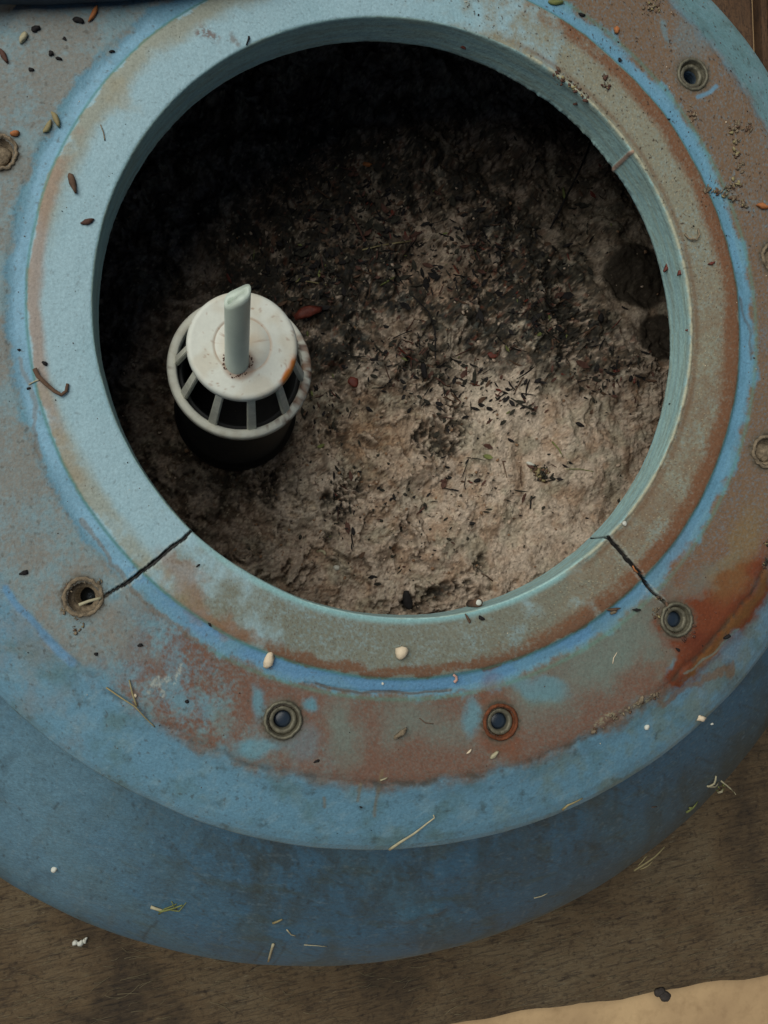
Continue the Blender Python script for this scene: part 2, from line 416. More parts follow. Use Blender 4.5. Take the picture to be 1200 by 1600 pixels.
# bright blue band where the seal sat
gb = band(1.197, 1.240, .004, .012, .022) * topside * (.5 + .5 * sstep(.36, .56, fbm(TH * 7, Rr * 9, 1, 5, 74, .65)))
gap = np.clip(blob(983, 110, 10) + blob(1125, 303, 12) + blob(366, 1003, 20, warp=.2) * .9 + blob(960, 955, 26) * .55 + blob(1025, 905, 22) * .5 + blob(1155, 440, 18) * .7, 0, 1)
C = mix(C, lin(118, 164, 190), gb * sector(100, 225, 10) * (1 - gap) * .95)
C = mix(C, lin(104, 152, 180), gb * sector(-60, 104, 20) * (1 - gap) * .95)
C = mix(C, lin(90, 136, 172), gb * sector(-132, -52, 14) * (1 - gap) * .95)
C = mix(C, lin(104, 134, 122), gb * sstep(.55, .7, fbm(Rr * 40, TH * 8, 1, 3, 73)) * .5 * sector(-140, 70, 20) * (sstep(1.225, 1.25, Rr)))
C = mix(C, lin(84, 128, 112), np.exp(-((Rr - 1.196) / .005) ** 2) * topside * .6)
C = mix(C, lin(80, 124, 110), np.exp(-((Rr - 1.262) / .007) ** 2) * topside * .5 * sector(-120, 70))
C = mix(C, lin(84, 70, 54), stroke([(492, 1069), (560, 1081), (640, 1083), (702, 1077)], 2.2, warp=.12) * .75)
C = mix(C, lin(84, 70, 54), stroke([(1158, 470), (1176, 520), (1178, 560)], 3, warp=.3) * .5)
# scrape lines on the left ledge
for pts, a in [([(128, 810), (150, 850), (182, 890), (215, 925)], .6), ([(215, 925), (262, 975), (310, 1000)], .6), ([(30, 560), (50, 650), (70, 720)], .5)]:
    C = mix(C, lin(110, 98, 84), stroke(pts, 3.0, warp=.3) * a)
# strong rust round one insert, running to the outer edge
rst = np.clip(blob(1085, 985, 42, soft=.8) + blob(1120, 975, 46, sx=1.4, rot=30, soft=.8) + blob(1080, 1025, 34, soft=.8) + blob(1150, 940, 40, sx=1.6, rot=40, soft=.8) + blob(1068, 1046, 22, soft=.9) + .8 * blob(1185, 905, 36, sx=1.5, rot=60, soft=.9) + .35 * blob(1110, 960, 110, soft=.8), 0, 1)
C = mix(C, lin(108, 54, 28), rst * (.7 + .3 * rust_n) * np.clip(mot + .25, 0, 1)); dirt = np.maximum(dirt, rst)
C = mix(C, lin(92, 40, 20), blob(1084, 1008, 26) * .6)
C = mix(C, lin(126, 90, 46), stroke([(1205, 895), (1180, 945), (1150, 985), (1120, 1020), (1085, 1055)], 10, warp=.5, soft=.85) * .65)
C = mix(C, lin(112, 152, 150), stroke([(1163, 987), (1120, 1024), (1090, 1046), (1074, 1053)], 2.2, warp=.2) * .4)
C = mix(C, lin(122, 88, 56), stroke([(1160, 1055), (1090, 1075), (1040, 1095)], 7, warp=.7) * .6)
C = mix(C, lin(112, 66, 38), stroke([(775, 1090), (782, 1128), (790, 1160)], 26, warp=.5) * .5)
C = mix(C, lin(122, 62, 34), blob(782, 1128, 34) * .5)
# yellow film on the far right
C = mix(C, lin(128, 110, 68), blob(1150, 860, 50, sx=.7, sy=1.6, rot=-20) * .35)
# thin dribbles under the ledge
for pts in [[(593, 1200), (588, 1240), (586, 1278)], [(562, 1222), (558, 1250)], [(505, 1245), (507, 1262)]]:
    C = mix(C, lin(118, 104, 76), stroke(pts, 2.5, -0.06, warp=.08) * .55)
# dirt gathered along the foot of the ledge
dl = np.exp(-((Rr - edge_r) / .012) ** 2) * topside * sstep(.45, .65, fbm(TH * 30, Rr * 20, 1, 3, 77))
C = mix(C, lin(70, 62, 50), dl * .65 * sector(-100, -30, 20)); C = mix(C, lin(70, 84, 90), dl * .5 * sector(-140, -95, 20))
C = mix(C, lin(150, 146, 120), stroke([(1022, 1083), (975, 1110), (930, 1138)], 5, warp=.3) * sstep(.5, .6, fine) * .7)
# white scrape marks
for pts in [[(283, 1040), (272, 1062)], [(262, 1058), (232, 1085)], [(254, 1075), (250, 1088)], [(248, 1060), (236, 1072)]]:
    C = mix(C, lin(170, 182, 176), stroke(pts, 3.2, warp=.25) * .6 * sstep(.4, .6, fine))
# bore wall
wall = (SS < _len[7] + .008) * (SS > _len[2])
wallc = lin(166, 200, 198)
C = mix(C, wallc, wall)
C = mix(C, lin(118, 160, 178), wall * sstep(.45, .6, fbm(TH * 3, Zz * 60, 1, 3, 81)) * .3)
C = mix(C, lin(158, 164, 140), wall * sstep(.52, .66, fbm(TH * 5, Zz * 46, 1, 3, 83)) * .3)
C = mix(C, lin(104, 100, 84), wall * sstep(.66, .74, fbm(X * 1, Zz * 3 + Y, 30, 3, 85)) * .25)
C = mix(C, lin(176, 174, 150), np.clip(bead * 1.3, 0, 1) * sstep(.3, .6, fbm(TH * 14, TH * 0, 1, 4, 87)) * .85)
C = mix(C, lin(108, 82, 60), np.exp(-((Rr - 1.026) / .009) ** 2) * topside * bead_th * .6 * rust_n)
C = mix(C, lin(168, 126, 106), seam * .8)
under = SS < _len[3]
C = mix(C, lin(40, 40, 34), under * 1.0)
# specks of soil everywhere, thickest at the top right
spk = sstep(.82, .88, fbm(X, Y, 62, 2, 91, .7)) * topside
C = mix(C, lin(58, 46, 36), spk * (.25 + .65 * sector(10, 85, 30)))
spk2 = sstep(.84, .9, fbm(X, Y, 50, 2, 93)) * topside * (Rr > 1.2)
C = mix(C, lin(72, 70, 62), spk2 * .5 * sector(100, 260, 30))
C = mix(C, lin(170, 182, 176), crack_l * .35 * sstep(.4, .6, fine)); C = mix(C, lin(16, 15, 13), crack_c)  # lit edges of the cracks painted as a pale line
C = mix(C, lin(64, 52, 40), crack_m * sstep(.85, .9, fbm(X, Y, 40, 2, 95)) * .4)
for b_, bb_ in zip(BOLT_XY, BOLTS):
    d_ = np.hypot(X - b_[0] + (fine - .5) * .03, Y - b_[1] + (mid - .5) * .02)
    C = mix(C, lin(88, 82, 70), sstep(.085, .058, d_) * .75 * (Rr > 1.2) * topside); C = mix(C, lin(60, 54, 44), sstep(.066, .058, d_) * .7 * topside)
C = C * np.array([1.0, .995, .965])
V = np.stack([Xd, Yd, Zd], -1)
ii = np.arange(NP_ - 1)[:, None]; jj = np.arange(NT)[None]; j2 = (jj + 1) % NT
Q = np.stack([ii * NT + jj, ii * NT + j2, (ii + 1) * NT + j2, (ii + 1) * NT + jj], -1).reshape(-1, 4)
qc = V[Q[:, 0]]; qm = topside[Q[:, 0]]
keep = np.ones(len(Q), bool)
for b in BOLT_XY:
    keep &= ~((np.hypot(qc[:, 0] - b[0], qc[:, 1] - b[1]) < 0.047) & qm)
TANK = empty('sand_filter_tank', (0, 0, BZ))
tag(TANK, 'blue plastic sand filter tank with open round mouth, rust stained and cracked', 'filter tank')
OFF = np.array([0, 0, -BZ])
NECK = link('neck_ring', np_mesh('neck_ring', V + OFF, Q[keep], C, dirt), M_NECK, TANK)
NECK['label'] = 'faded pale blue neck ring with two cracks and brown rust stains'

# ------------------------------------------------------------------ tank body
_dp = np.array(DOME); _dl = np.concatenate([[0], np.cumsum(np.hypot(*np.diff(_dp, axis=0).T))])
_q = np.linspace(0, _dl[-1], 240); _br = np.interp(_q, _dl, _dp[:, 0]); _bz = np.interp(_q, _dl, _dp[:, 1])
for _ in range(60):
    _br[5:-1] = (_br[4:-2] + _br[5:-1] * 2 + _br[6:]) / 4; _bz[5:-1] = (_bz[4:-2] + _bz[5:-1] * 2 + _bz[6:]) / 4
prof_b = list(zip(_br, _bz)) + [(2.32, -1.92), (2.31, BZ + .0015), (2.24, BZ + .0015), (2.24, -1.92)]
n_out = len(prof_b)
prof_b += [(r_ - .07, z_ - .03) for r_, z_ in DOME[::-1][1:-3]] + [(1.5, -0.235), (1.32, -0.214)]
NB = 1500
Vb, Qb = lathe_np(prof_b, NB)
bx, by, bz = Vb.T; rb = np.hypot(bx, by); tb = np.degrees(np.arctan2(by, bx))
inner = np.repeat(np.arange(len(prof_b)) >= n_out, NB)
nb = fbm(bx * 1.0 + bz, by - bz, 3, 5, 101); nb2 = fbm(bx + bz * .7, by + bz, 5, 6, 103, .6); nb3 = fbm(np.arctan2(by, bx) * 12, bz * 2.2, 1, 4, 105)
Cb = np.tile(lin(62, 103, 128), (len(Vb), 1))
Cb = mix(Cb, lin(72, 107, 122), sstep(.35, .7, nb) * .6)
Cb = mix(Cb, lin(72, 92, 92), sstep(.56, .85, nb2) * .6)
Cb = mix(Cb, lin(62, 74, 70), sstep(.5, .78, nb3) * .5)
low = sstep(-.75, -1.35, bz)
Cb = mix(Cb, lin(62, 68, 60), sstep(-.40, -.95, bz + (nb - .5) * .5) * sstep(-88, -45, tb) * (tb < 60) * .85)  # olive grime, strengthened to paint in the shade of the lower right
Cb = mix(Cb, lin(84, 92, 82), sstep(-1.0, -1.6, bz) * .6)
p = at_dome(640, 1450); patch = np.clip(1 - np.abs(tb - math.degrees(math.atan2(p[1], p[0])) - 9) / 11, 0, 1)
Cb = mix(Cb, lin(116, 116, 96), sstep(-1.0, -1.25, bz) * sstep(0, .2, patch) * .7)
nb4 = fbm(bx - bz * .5, by + bz * .4, 16, 5, 107, .65)
Cb = mix(Cb, lin(96, 132, 152), sstep(.6, .9, nb4) * .22); Cb = mix(Cb, lin(52, 62, 60), sstep(.62, .8, fbm(bx + bz, by - bz * .3, 24, 4, 109, .7)) * .45)
tha = np.arctan2(by, bx)
dn = sstep(.36, .62, fbm(bx * 1.2 + bz * .4, by - bz * .5, 9, 6, 119, .7))
for px, py, rad, a in [(420, 1350, .22, .75), (300, 1345, .16, .5), (405, 1395, .12, .6), (632, 1365, .10, .7), (250, 1300, .14, .35), (470, 1310, .2, .4), (800, 1330, .3, .4), (930, 1290, .3, .5), (90, 1340, .25, .35), (560, 1400, .25, .45), (700, 1440, .3, .5)]:
    p = at_dome(px, py); d = np.linalg.norm(Vb - p, axis=1); Cb = mix(Cb, lin(54, 60, 54), np.exp(-(d / rad) ** 2) * dn * a * .7)
for px, py, rad, a in [(40, 1330, .45, .6), (20, 1210, .5, .65), (100, 1400, .16, .4), (90, 1180, .25, .35)]:
    p = at_dome(px, py); d = np.linalg.norm(Vb - p, axis=1); Cb = mix(Cb, lin(104, 142, 160), np.exp(-(d / rad) ** 2) * (.6 + .6 * nb4) * a)  # pale dust, and a highlight painted on the left of the body
scb = fbm(bx * .5 + by * 1.4, bz * 3 - bx, 16, 3, 121, .6); Cb = mix(Cb, lin(112, 134, 144), sstep(.75, .81, scb) * .3)
drip = fbm(tha * 26, bz * 1.6, 1, 5, 111, .65); Cb = mix(Cb, lin(88, 98, 96), sstep(.6, .85, drip) * .22); Cb = mix(Cb, lin(48, 62, 70), sstep(.58, .8, fbm(tha * 18, bz * 2.5, 1, 5, 113, .7)) * .28)
sp_b = fbm(tha * 90, np.sqrt(rb ** 2 + 0 * rb) * 45 + bz * 30, 1, 3, 115, .8); Cb = mix(Cb, lin(40, 46, 46), sstep(.78, .84, sp_b) * .45); Cb = mix(Cb, lin(130, 146, 148), sstep(.22, .16, sp_b) * .2)
Cb = Cb * (.86 + .28 * fbm(tha * 200, rb * 60 - bz * 60, 1, 2, 117, .8))[:, None]
Cb = mix(Cb, lin(60, 44, 34), inner * 1.0)  # darkness inside the tank put into the inner wall colour
bump_r = np.zeros(len(Vb))
for px, py, rad, h in [(640, 1430, .05, .02), (680, 1420, .04, .018), (695, 1365, .06, .012), (745, 1345, .05, .012)]:
    p = at_dome(px, py); d = np.linalg.norm(Vb - p, axis=1); bump_r += h * np.exp(-(d / rad) ** 2)
sc_ = 1 + ((nb - .5) * .006 + bump_r) / np.maximum(rb, .1) * (~inner)
Vb = Vb * np.stack([sc_, sc_, np.ones_like(sc_)], -1)
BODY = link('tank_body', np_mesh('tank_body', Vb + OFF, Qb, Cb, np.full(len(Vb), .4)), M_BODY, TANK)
BODY['label'] = 'rounded dusky blue tank body below the neck'

# ------------------------------------------------------------------ threaded inserts
def rock(bm, p, size, seed, stretch=(1, 1, 1), rotz=0.0, sub=2, rough=.25):
    r0 = bmesh.ops.create_icosphere(bm, subdivisions=sub, radius=1.0)['verts']
    rn = random.Random(seed); ph = [rn.uniform(0, 6.28) for _ in range(9)]
    c, s = math.cos(rotz), math.sin(rotz)
    for v in r0:
        n = v.co.copy()
        k = 1 + rough * (math.sin(3 * n.x + ph[0]) * math.sin(3 * n.y + ph[1]) + .6 * math.sin(5 * n.z + ph[2] + 4 * n.x) + .4 * math.sin(9 * n.y + ph[3]) * math.sin(8 * n.x + ph[4]))
        q = Vector((n.x * stretch[0], n.y * stretch[1], n.z * stretch[2])) * (k * size)
        v.co = Vector((q.x * c - q.y * s, q.x * s + q.y * c, q.z)) + Vector(p)
    return r0


def insert(b, kind, label):
    bm = bmesh.new()
    prof_i = [(.050, -.03), (.060, -.004), (.0605, .003), (.056, .0065), (.051, .0055), (.0490, .002), (.0482, -.024), (.0442, -.024), (.0434, -.009), (.041, -.006), (.033, -.007), (.029, -.010), (.0275, -.026)]
    for k in range(9):
        z = -.028 - k * .013
        prof_i += [(.0275, z), (.0235, z - .0045), (.0275, z - .011)]
    prof_i += [(.024, -.16), (.001, -.16)]
    if kind == 'mud':
        prof_i = [(.050, -.03), (.060, -.004), (.0605, .003), (.056, .0065), (.051, .0055), (.0485, .001), (.0475, -.014), (.044, -.022), (.036, -.026), (.029, -.03), (.024, -.16), (.001, -.16)]
    if kind == 'broken':
        prof_i = [(.052, -.03), (.062, -.003), (.060, .003), (.050, .002), (.047, -.012), (.043, -.03), (.036, -.032), (.031, -.034), (.030, -.15), (.001, -.15)]
    n = 40; rings = []
    rnd = random.Random(hash(kind) % 97 + int(b[0] * 100))
    jag = [rnd.uniform(-1, 1) for _ in range(n)]
    for r_, z_ in prof_i:
        a = .06 if kind in ('broken', 'mud') else .025
        rings.append([bm.verts.new((r_ * (1 + a * jag[j] * (r_ > .045)) * math.cos(2 * math.pi * j / n), r_ * (1 + a * jag[j] * (r_ > .045)) * math.sin(2 * math.pi * j / n), z_ + a * .05 * jag[(j * 7) % n] * (r_ > .03))) for j in range(n)])
    for a, c in zip(rings, rings[1:]):
        for j in range(n):
            bm.faces.new((a[j], a[(j + 1) % n], c[(j + 1) % n], c[j]))
    me = bm_mesh('threaded_insert', bm)
    outer = {'dull': M_DULL, 'rusty': M_RUSTY, 'ruststain': M_DULL, 'thread': M_DULL, 'mud': M_MUD, 'broken': M_MUD}[kind]
    me.materials.append(outer); me.materials.append(M_THREAD if kind == 'thread' else M_DARKMETAL); me.materials.append(M_DULL)
    for p in me.polygons:
        rr = math.hypot(p.center.x, p.center.y) / U
        if rr < .0285 and p.center.z / U < -.022: p.material_index = 1
        elif rr < .0455 and kind in ('rusty', 'ruststain', 'dull'): p.material_index = 2
    o = link('threaded_insert', me, None, TANK)
    o.location = Vector((b[0], b[1], LEDGE - BZ + .001)) * U
    o['label'] = label
    if kind == 'mud':
        bm = bmesh.new(); rock(bm, (0, 0, -.026), .034, 9 + b[0], (1, 1, .35), 0, 3, .12); link('mud_plug', bm_mesh('mud_plug', bm), M_MUD, o)
    if kind in ('dull', 'rusty', 'ruststain'):
        bm = bmesh.new(); bmesh.ops.create_uvsphere(bm, u_segments=24, v_segments=12, radius=.0258)
        bmesh.ops.delete(bm, geom=[v for v in bm.verts if v.co.z < -.001], context='VERTS')
        for v in bm.verts: v.co.z = v.co.z * .22 - .034
        wo = link('trapped_water', bm_mesh('trapped_water', bm), M_WATER, o)
LBL = ['threaded insert with bare shiny threads', 'dried out insert at the frame edge', 'mud ringed insert', 'insert in the dark orange rust patch beside a crack',
       'insert with a rusty rim', 'clean dull metal insert', 'broken empty socket at the end of a crack', 'grimy insert']
for b, bb, l in zip(BOLT_XY, BOLTS, LBL): insert(b, bb[2], l)

# ------------------------------------------------------------------ sand inside
SZ = -1.20
fx = np.concatenate([np.arange(-2.64, -1.5, .06), np.arange(-1.5, 2.1, .0065), np.arange(2.1, 2.66, .06)])
gx, gy = np.meshgrid(fx, fx); n_s = len(fx); gx = gx.ravel(); gy = gy.ravel()
wX = gx + (fbm(gx, gy, 3, 4, 201) - .5) * .25; wY = gy + (fbm(gx, gy, 3, 4, 203) - .5) * .25
KS = F_PX / (CAM[2] - SZ)
def sblob(px, py, rad, sx=1., sy=1., rot=0., soft=.5, warp=1.):
    p = at(px, py, SZ); c, s = math.cos(math.radians(rot)), math.sin(math.radians(rot))
    xx = gx + (wX - gx) * warp - p[0]; yy = gy + (wY - gy) * warp - p[1]
    return 1 - sstep(rad / KS * (1 - soft), rad / KS * (1 + soft), np.hypot((xx * c + yy * s) / sx, (-xx * s + yy * c) / sy))
def sstroke(pts, wpx, warp=.6, soft=.6):
    d, _ = seg_dist(gx + (wX - gx) * warp, gy + (wY - gy) * warp, [at(*p, SZ) for p in pts])
    return 1 - sstep(wpx / KS * (1 - soft), wpx / KS * (1 + soft), d)
s_f = fbm(gx, gy, 38, 4, 211, .6); s_m = fbm(gx, gy, 11, 5, 213); s_b = fbm(gx, gy, 2.6, 4, 215); s_r = np.abs(fbm(wX, wY, 7, 4, 217) - .5) * 2
lump = 1 - np.abs(2 * fbm(wX, wY, 13, 4, 219) - 1)
PIPE = at(379, 539, -.06)
dpipe = np.hypot(gx - PIPE[0], gy - PIPE[1])
litter = np.clip(sblob(620, 400, 190, sx=1.2) * .85 + sblob(560, 330, 150, sx=1.4) * .7 + sblob(840, 480, 90, sx=1.2, rot=-40) * .8 + sblob(930, 560, 70, sx=1.3) * .7 + sblob(480, 450, 130) * .8 + sblob(880, 330, 150) * .5, 0, 1)
litter *= 1 - .65 * np.clip(sblob(700, 385, 62, sy=1.3) + sblob(600, 345, 40, sx=1.4) * .8 + sblob(620, 500, 34) + sblob(570, 600, 45), 0, 1)
sm_floor = np.clip(sblob(840, 760, 170, sx=1.2) + sblob(780, 600, 80) * .6 + sblob(970, 400, 150, sy=1.3), 0, 1)       # smooth untouched sand
sm_floor *= 1 - litter * .6
chan = np.clip(sstroke([(700, 600), (722, 640), (705, 690), (668, 700)], 16) + sstroke([(640, 560), (680, 600), (735, 560)], 12) * .6 + sstroke([(545, 745), (530, 800), (520, 850)], 14) + sstroke([(745, 870), (700, 915), (650, 945)], 13)
       + sstroke([(520, 600), (524, 650), (540, 700)], 13) * .8 + sstroke([(430, 740), (440, 760)], 16) + sstroke([(860, 440), (905, 500), (895, 540)], 20) + sstroke([(745, 370), (790, 350)], 10) * .7 + sstroke([(585, 640), (640, 640), (660, 700)], 9) * .4
       + sstroke([(300, 730), (350, 760), (420, 750)], 18) * .8, 0, 1)
chan = chan * sstep(.40, .60, s_m * .45 + s_f * .55) * .9
h = (s_b - .5) * .16 + (s_m - .5) * .05 * (1 - .9 * sm_floor) + (s_f - .5) * .012 * (1 - .8 * sm_floor) + lump ** 6 * -.006 * (1 - sm_floor)
clod = sstep(.49, .55, fbm(wX, wY, 3.4, 6, 261, .62)); hollow = clod * (1 - clod) * 4
h += .045 * clod * (1 - .85 * sm_floor); h -= .02 * hollow * (1 - sm_floor)
h -= chan * .05; h += sm_floor * .02
h += .06 * sblob(660, 780, 130) + .05 * sblob(480, 770, 60) * (1 - chan)
h -= .16 * np.exp(-((dpipe - .30) / .10) ** 2)
h += .16 * sstep(.7, 2.1, gy) + .06 * sstep(1.2, 2.2, gx)
h += (fbm(gx, gy, 48, 3, 253, .8) - .5) * .026 * (1 - .55 * sm_floor)
gz = SZ + h - .03
base = lin(188, 170, 151)
Cs = np.tile(base, (len(gx), 1))
Cs = mix(Cs, lin(150, 118, 90), sstep(.42, .64, s_m) * .55)
Cs = mix(Cs, lin(162, 158, 138), sstep(.5, .7, fbm(gx, gy, 6, 4, 223)) * .55)
Cs = mix(Cs, lin(172, 132, 104), sblob(700, 400, 70, sx=1.0, sy=1.3) * .6)
Cs = mix(Cs, lin(146, 112, 76), sblob(600, 690, 60) * .5)
pits = lump ** 9
Cs = mix(Cs, lin(96, 70, 52), pits * .75 * (1 - .8 * sm_floor))
Cs = mix(Cs, lin(214, 198, 178), np.clip(sblob(775, 605, 70, sy=1.3) + sblob(480, 775, 60) + sblob(700, 380, 55) * .8 + sblob(560, 560, 40) * .6, 0, 1) * .6)
Cs = mix(Cs, lin(198, 182, 164), clod * .35 * (1 - .6 * litter))
Cs = mix(Cs, lin(58, 52, 44), np.clip(hollow * (1 - .9 * sm_floor) * sstep(.3, .6, s_f), 0, 1) * .7)
Cs = mix(Cs, lin(58, 56, 48), litter * sstep(.36, .55, s_m * .55 + s_f * .45) * .95)
Cs = mix(Cs, lin(104, 84, 62), litter * sstep(.5, .7, fbm(gx, gy, 20, 4, 227)) * .6)
Cs = mix(Cs, lin(120, 58, 38), litter * sstep(.7, .8, fbm(gx, gy, 26, 3, 229)) * .6)
Cs = mix(Cs, lin(74, 86, 84), litter * sstep(.64, .74, fbm(gx, gy, 15, 3, 231)) * .55)
Cs = mix(Cs, lin(44, 43, 38), chan)
Cs = mix(Cs, lin(62, 48, 36), sstep(.15, -.25, gx * .3 + gy * -.2 + .1) * 0)
# shade on the left and far sides, painted into the sand colour
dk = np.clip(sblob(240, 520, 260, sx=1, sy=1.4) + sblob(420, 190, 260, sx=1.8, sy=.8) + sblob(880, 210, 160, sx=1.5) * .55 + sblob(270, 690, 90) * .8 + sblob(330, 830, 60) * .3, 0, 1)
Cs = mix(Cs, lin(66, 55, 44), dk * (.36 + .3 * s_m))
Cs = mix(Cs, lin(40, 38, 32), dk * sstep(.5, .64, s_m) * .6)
# round dark stains at the right
rs = np.clip(sblob(995, 432, 52, sx=1.15, soft=.12, warp=.25) + sblob(1032, 528, 44, soft=.1, warp=.2), 0, 1)
Cs = mix(Cs, lin(56, 49, 40), rs * .92)
Cs = mix(Cs, lin(96, 88, 70), sblob(960, 380, 130) * .35)
Cs = mix(Cs, lin(34, 33, 30), sblob(637, 938, 9, sy=1.7, soft=.25, warp=.2) + 0)  # dark of a hole by the rim painted on the sand
spots = sstep(.8, .86, fbm(gx, gy, 42, 2, 241)); Cs = mix(Cs, lin(46, 42, 38), spots * .75)
ff = fbm(gx, gy, 85, 2, 245, .8); f2 = fbm(gx, gy, 34, 4, 247, .7)
Cs = mix(Cs, lin(92, 66, 46), sstep(.66, .80, f2) * .75 * (1 - .55 * sm_floor))
Cs = mix(Cs, lin(50, 47, 41), sstep(.52, .66, f2 * .6 + s_m * .4 + .10 * litter - .02) * litter * .9)
Cs = mix(Cs, lin(44, 44, 42), sstep(.60, .70, fbm(gx, gy, 19, 5, 249, .7)) * litter * .9)
Cs = mix(Cs, lin(196, 182, 156), sstep(.62, .78, fbm(gx, gy, 28, 4, 251, .7)) * .35 * (1 - litter))
Cs = Cs * (0.72 + .56 * ff[:, None]) * (0.86 + .28 * rng.random(len(gx)))[:, None]
g_ = rng.random(len(gx)); Cs = mix(Cs, lin(200, 186, 160), (g_ > .985) * .5); Cs = mix(Cs, lin(92, 74, 58), (g_ < .06) * .5)
Cs = mix(Cs, lin(54, 47, 39), rs * .8)
idx = np.arange(n_s * n_s).reshape(n_s, n_s)
Qs = np.stack([idx[:-1, :-1], idx[:-1, 1:], idx[1:, 1:], idx[1:, :-1]], -1).reshape(-1, 4)
Qs = Qs[(np.hypot(gx[Qs], gy[Qs]).max(1) < 2.36) & (dpipe[Qs].min(1) > .215)]
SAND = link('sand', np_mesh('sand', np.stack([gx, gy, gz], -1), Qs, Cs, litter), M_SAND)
tag(SAND, 'clumpy damp tan sand filling the tank, dark with leaf silt', 'sand', kind='stuff')
Gz = gz.reshape(n_s, n_s)
def z_sand(x, y):
    i = np.clip(np.searchsorted(fx, y) - 1, 0, n_s - 2); j = np.clip(np.searchsorted(fx, x) - 1, 0, n_s - 2)
    return float(Gz[i, j])
def on_sand(px, py):
    p = at(px, py, SZ)
    for _ in range(3): p = at(px, py, z_sand(p[0], p[1]))
    return p
def on_neck(px, py):
    z = LEDGE
    for _ in range(4):
        p = at(px, py, z); z = z_neck(math.hypot(p[0], p[1]))
    return at(px, py, z)

# ------------------------------------------------------------------ strainer basket on its standpipe
ZC, ZRG = -.06, -.40
PC = at(379, 539, ZC)
BASK = empty('strainer_basket', (PC[0], PC[1], SZ - .15))
tag(BASK, 'cream plastic strainer cage with flat cap on a black pipe in the sand', 'strainer')
OB = np.array([0, 0, -(SZ - .15)])
def cap_colors(v):
    r = np.hypot(v[:, 0], v[:, 1]); a = np.degrees(np.arctan2(v[:, 1], v[:, 0]))
    c = np.tile(lin(206, 208, 197), (len(v), 1)); d = np.full(len(v), .2); r = r / .945
    n1 = fbm(v[:, 0], v[:, 1], 26, 4, 301); n2 = fbm(v[:, 0], v[:, 1], 70, 2, 303); n3 = fbm(v[:, 0], v[:, 1], 9, 3, 305)
    c = mix(c, lin(190, 180, 158), sstep(.45, .75, n3) * .5); c = mix(c, lin(150, 120, 96), sstep(.78, .84, fbm(v[:, 0], v[:, 1], 46, 3, 307)) * .5)
    c = mix(c, lin(196, 172, 142), sstep(.1, .04, r) * .5 * n1 * 1.4)
    c = mix(c, lin(146, 112, 84), sstep(.95, .98, n2) * .8)
    c = mix(c, lin(168, 136, 108), np.exp(-((r - .0955) / .0022) ** 2) * (.35 + .6 * n1))
    c = mix(c, lin(148, 116, 92), sstep(.062, .045, np.hypot(v[:, 0] + .01, v[:, 1] + .062)) * .7)
    da = np.abs((a + 27 + 180) % 360 - 180)
    edge = sstep(16 + 8 * n1, 8 + 8 * n1, da) * sstep(.164, .178, r + (n1 - .5) * .02)
    c = mix(c, lin(186, 110, 44), edge); c = mix(c, lin(150, 72, 28), edge * sstep(-.02, -.05, v[:, 2] - ZC) * .8)
    return c, d
prof_c = [(.001, 0), (.03, 0), (.06, 0), (.092, 0), (.0945, -.0015), (.0965, 0)] + [(x, 0) for x in np.linspace(.105, .176, 14)] + [(.183, -.003), (.188, -.009), (.190, -.018), (.190, -.036), (.186, -.042), (.17, -.044), (.001, -.044)]
v, q = lathe_np([(a * .945, b + ZC) for a, b in prof_c], 160)
c, d = cap_colors(v)
link('cap_disc', np_mesh('cap_disc', v + OB, q[:, ::-1], c, d), M_CAP, BASK)
# bottom ring with rust and grime on its right
def ring_colors(v):
    a = np.degrees(np.arctan2(v[:, 1], v[:, 0])); n1 = fbm(v[:, 0], v[:, 1], 30, 4, 311); n2 = fbm(v[:, 0] + v[:, 2], v[:, 1], 55, 3, 313)
    c = np.tile(lin(214, 214, 200), (len(v), 1))
    c = mix(c, lin(176, 164, 140), sstep(.5, .75, n1) * .3); c = mix(c, lin(120, 100, 80), sstep(.8, .88, n2) * .7)
    m = sstep(-62, -48, a) * (1 - sstep(22, 40, a))
    c = mix(c, lin(132, 88, 60), m * sstep(.36, .7, n1) * .8); c = mix(c, lin(84, 50, 38), m * sstep(.55, .75, n2) * .8); 
    c = mix(c, lin(112, 118, 104), sstep(ZRG - .024, ZRG - .04, v[:, 2]) * .5)
    return c
prof_r = [(.236, -.02), (.238, .004), (.243, .011), (.266, .011), (.271, .004), (.274, -.006), (.274, -.02), (.272, -.052), (.262, -.060), (.236, -.058), (.236, -.02)]
v, q = lathe_np([(a * .945, b + ZRG) for a, b in prof_r], 160)
link('bottom_ring', np_mesh('bottom_ring', v + OB, q[:, ::-1], ring_colors(v), np.full(len(v), .5)), M_CAP, BASK)
for k, a in enumerate(range(10)):
    ang = math.radians(-152 + 36.4 * k)
    bm = bmesh.new()
    u = Vector((math.cos(ang), math.sin(ang), 0)); t_ = Vector((-u.y, u.x, 0))
    A = u * .158 + Vector((0, 0, ZC - .043)); B = u * .230 + Vector((0, 0, ZRG - .006))
    nrm = (B - A).cross(t_).normalized()
    if nrm.dot(u) < 0: nrm = -nrm
    ws, we = .0125, .0165
    vs = [bm.verts.new(p + t_ * s * wd + nrm * dd) for p, wd in ((A, ws), (B, we)) for s, dd in ((-1, 0.004), (1, 0.004), (1, -.014), (-1, -.014))]
    for f in ((0, 1, 5, 4), (1, 2, 6, 5), (2, 3, 7, 6), (3, 0, 4, 7), (0, 3, 2, 1), (4, 5, 6, 7)): bm.faces.new([vs[i] for i in f])
    bmesh.ops.recalc_face_normals(bm, faces=bm.faces)
    bmesh.ops.bevel(bm, geom=list(bm.edges), offset=.003, segments=2, affect='EDGES')
    for vv in bm.verts: vv.co.z += OB[2]
    link('rib', bm_mesh('rib', bm, False), M_RIB, BASK)
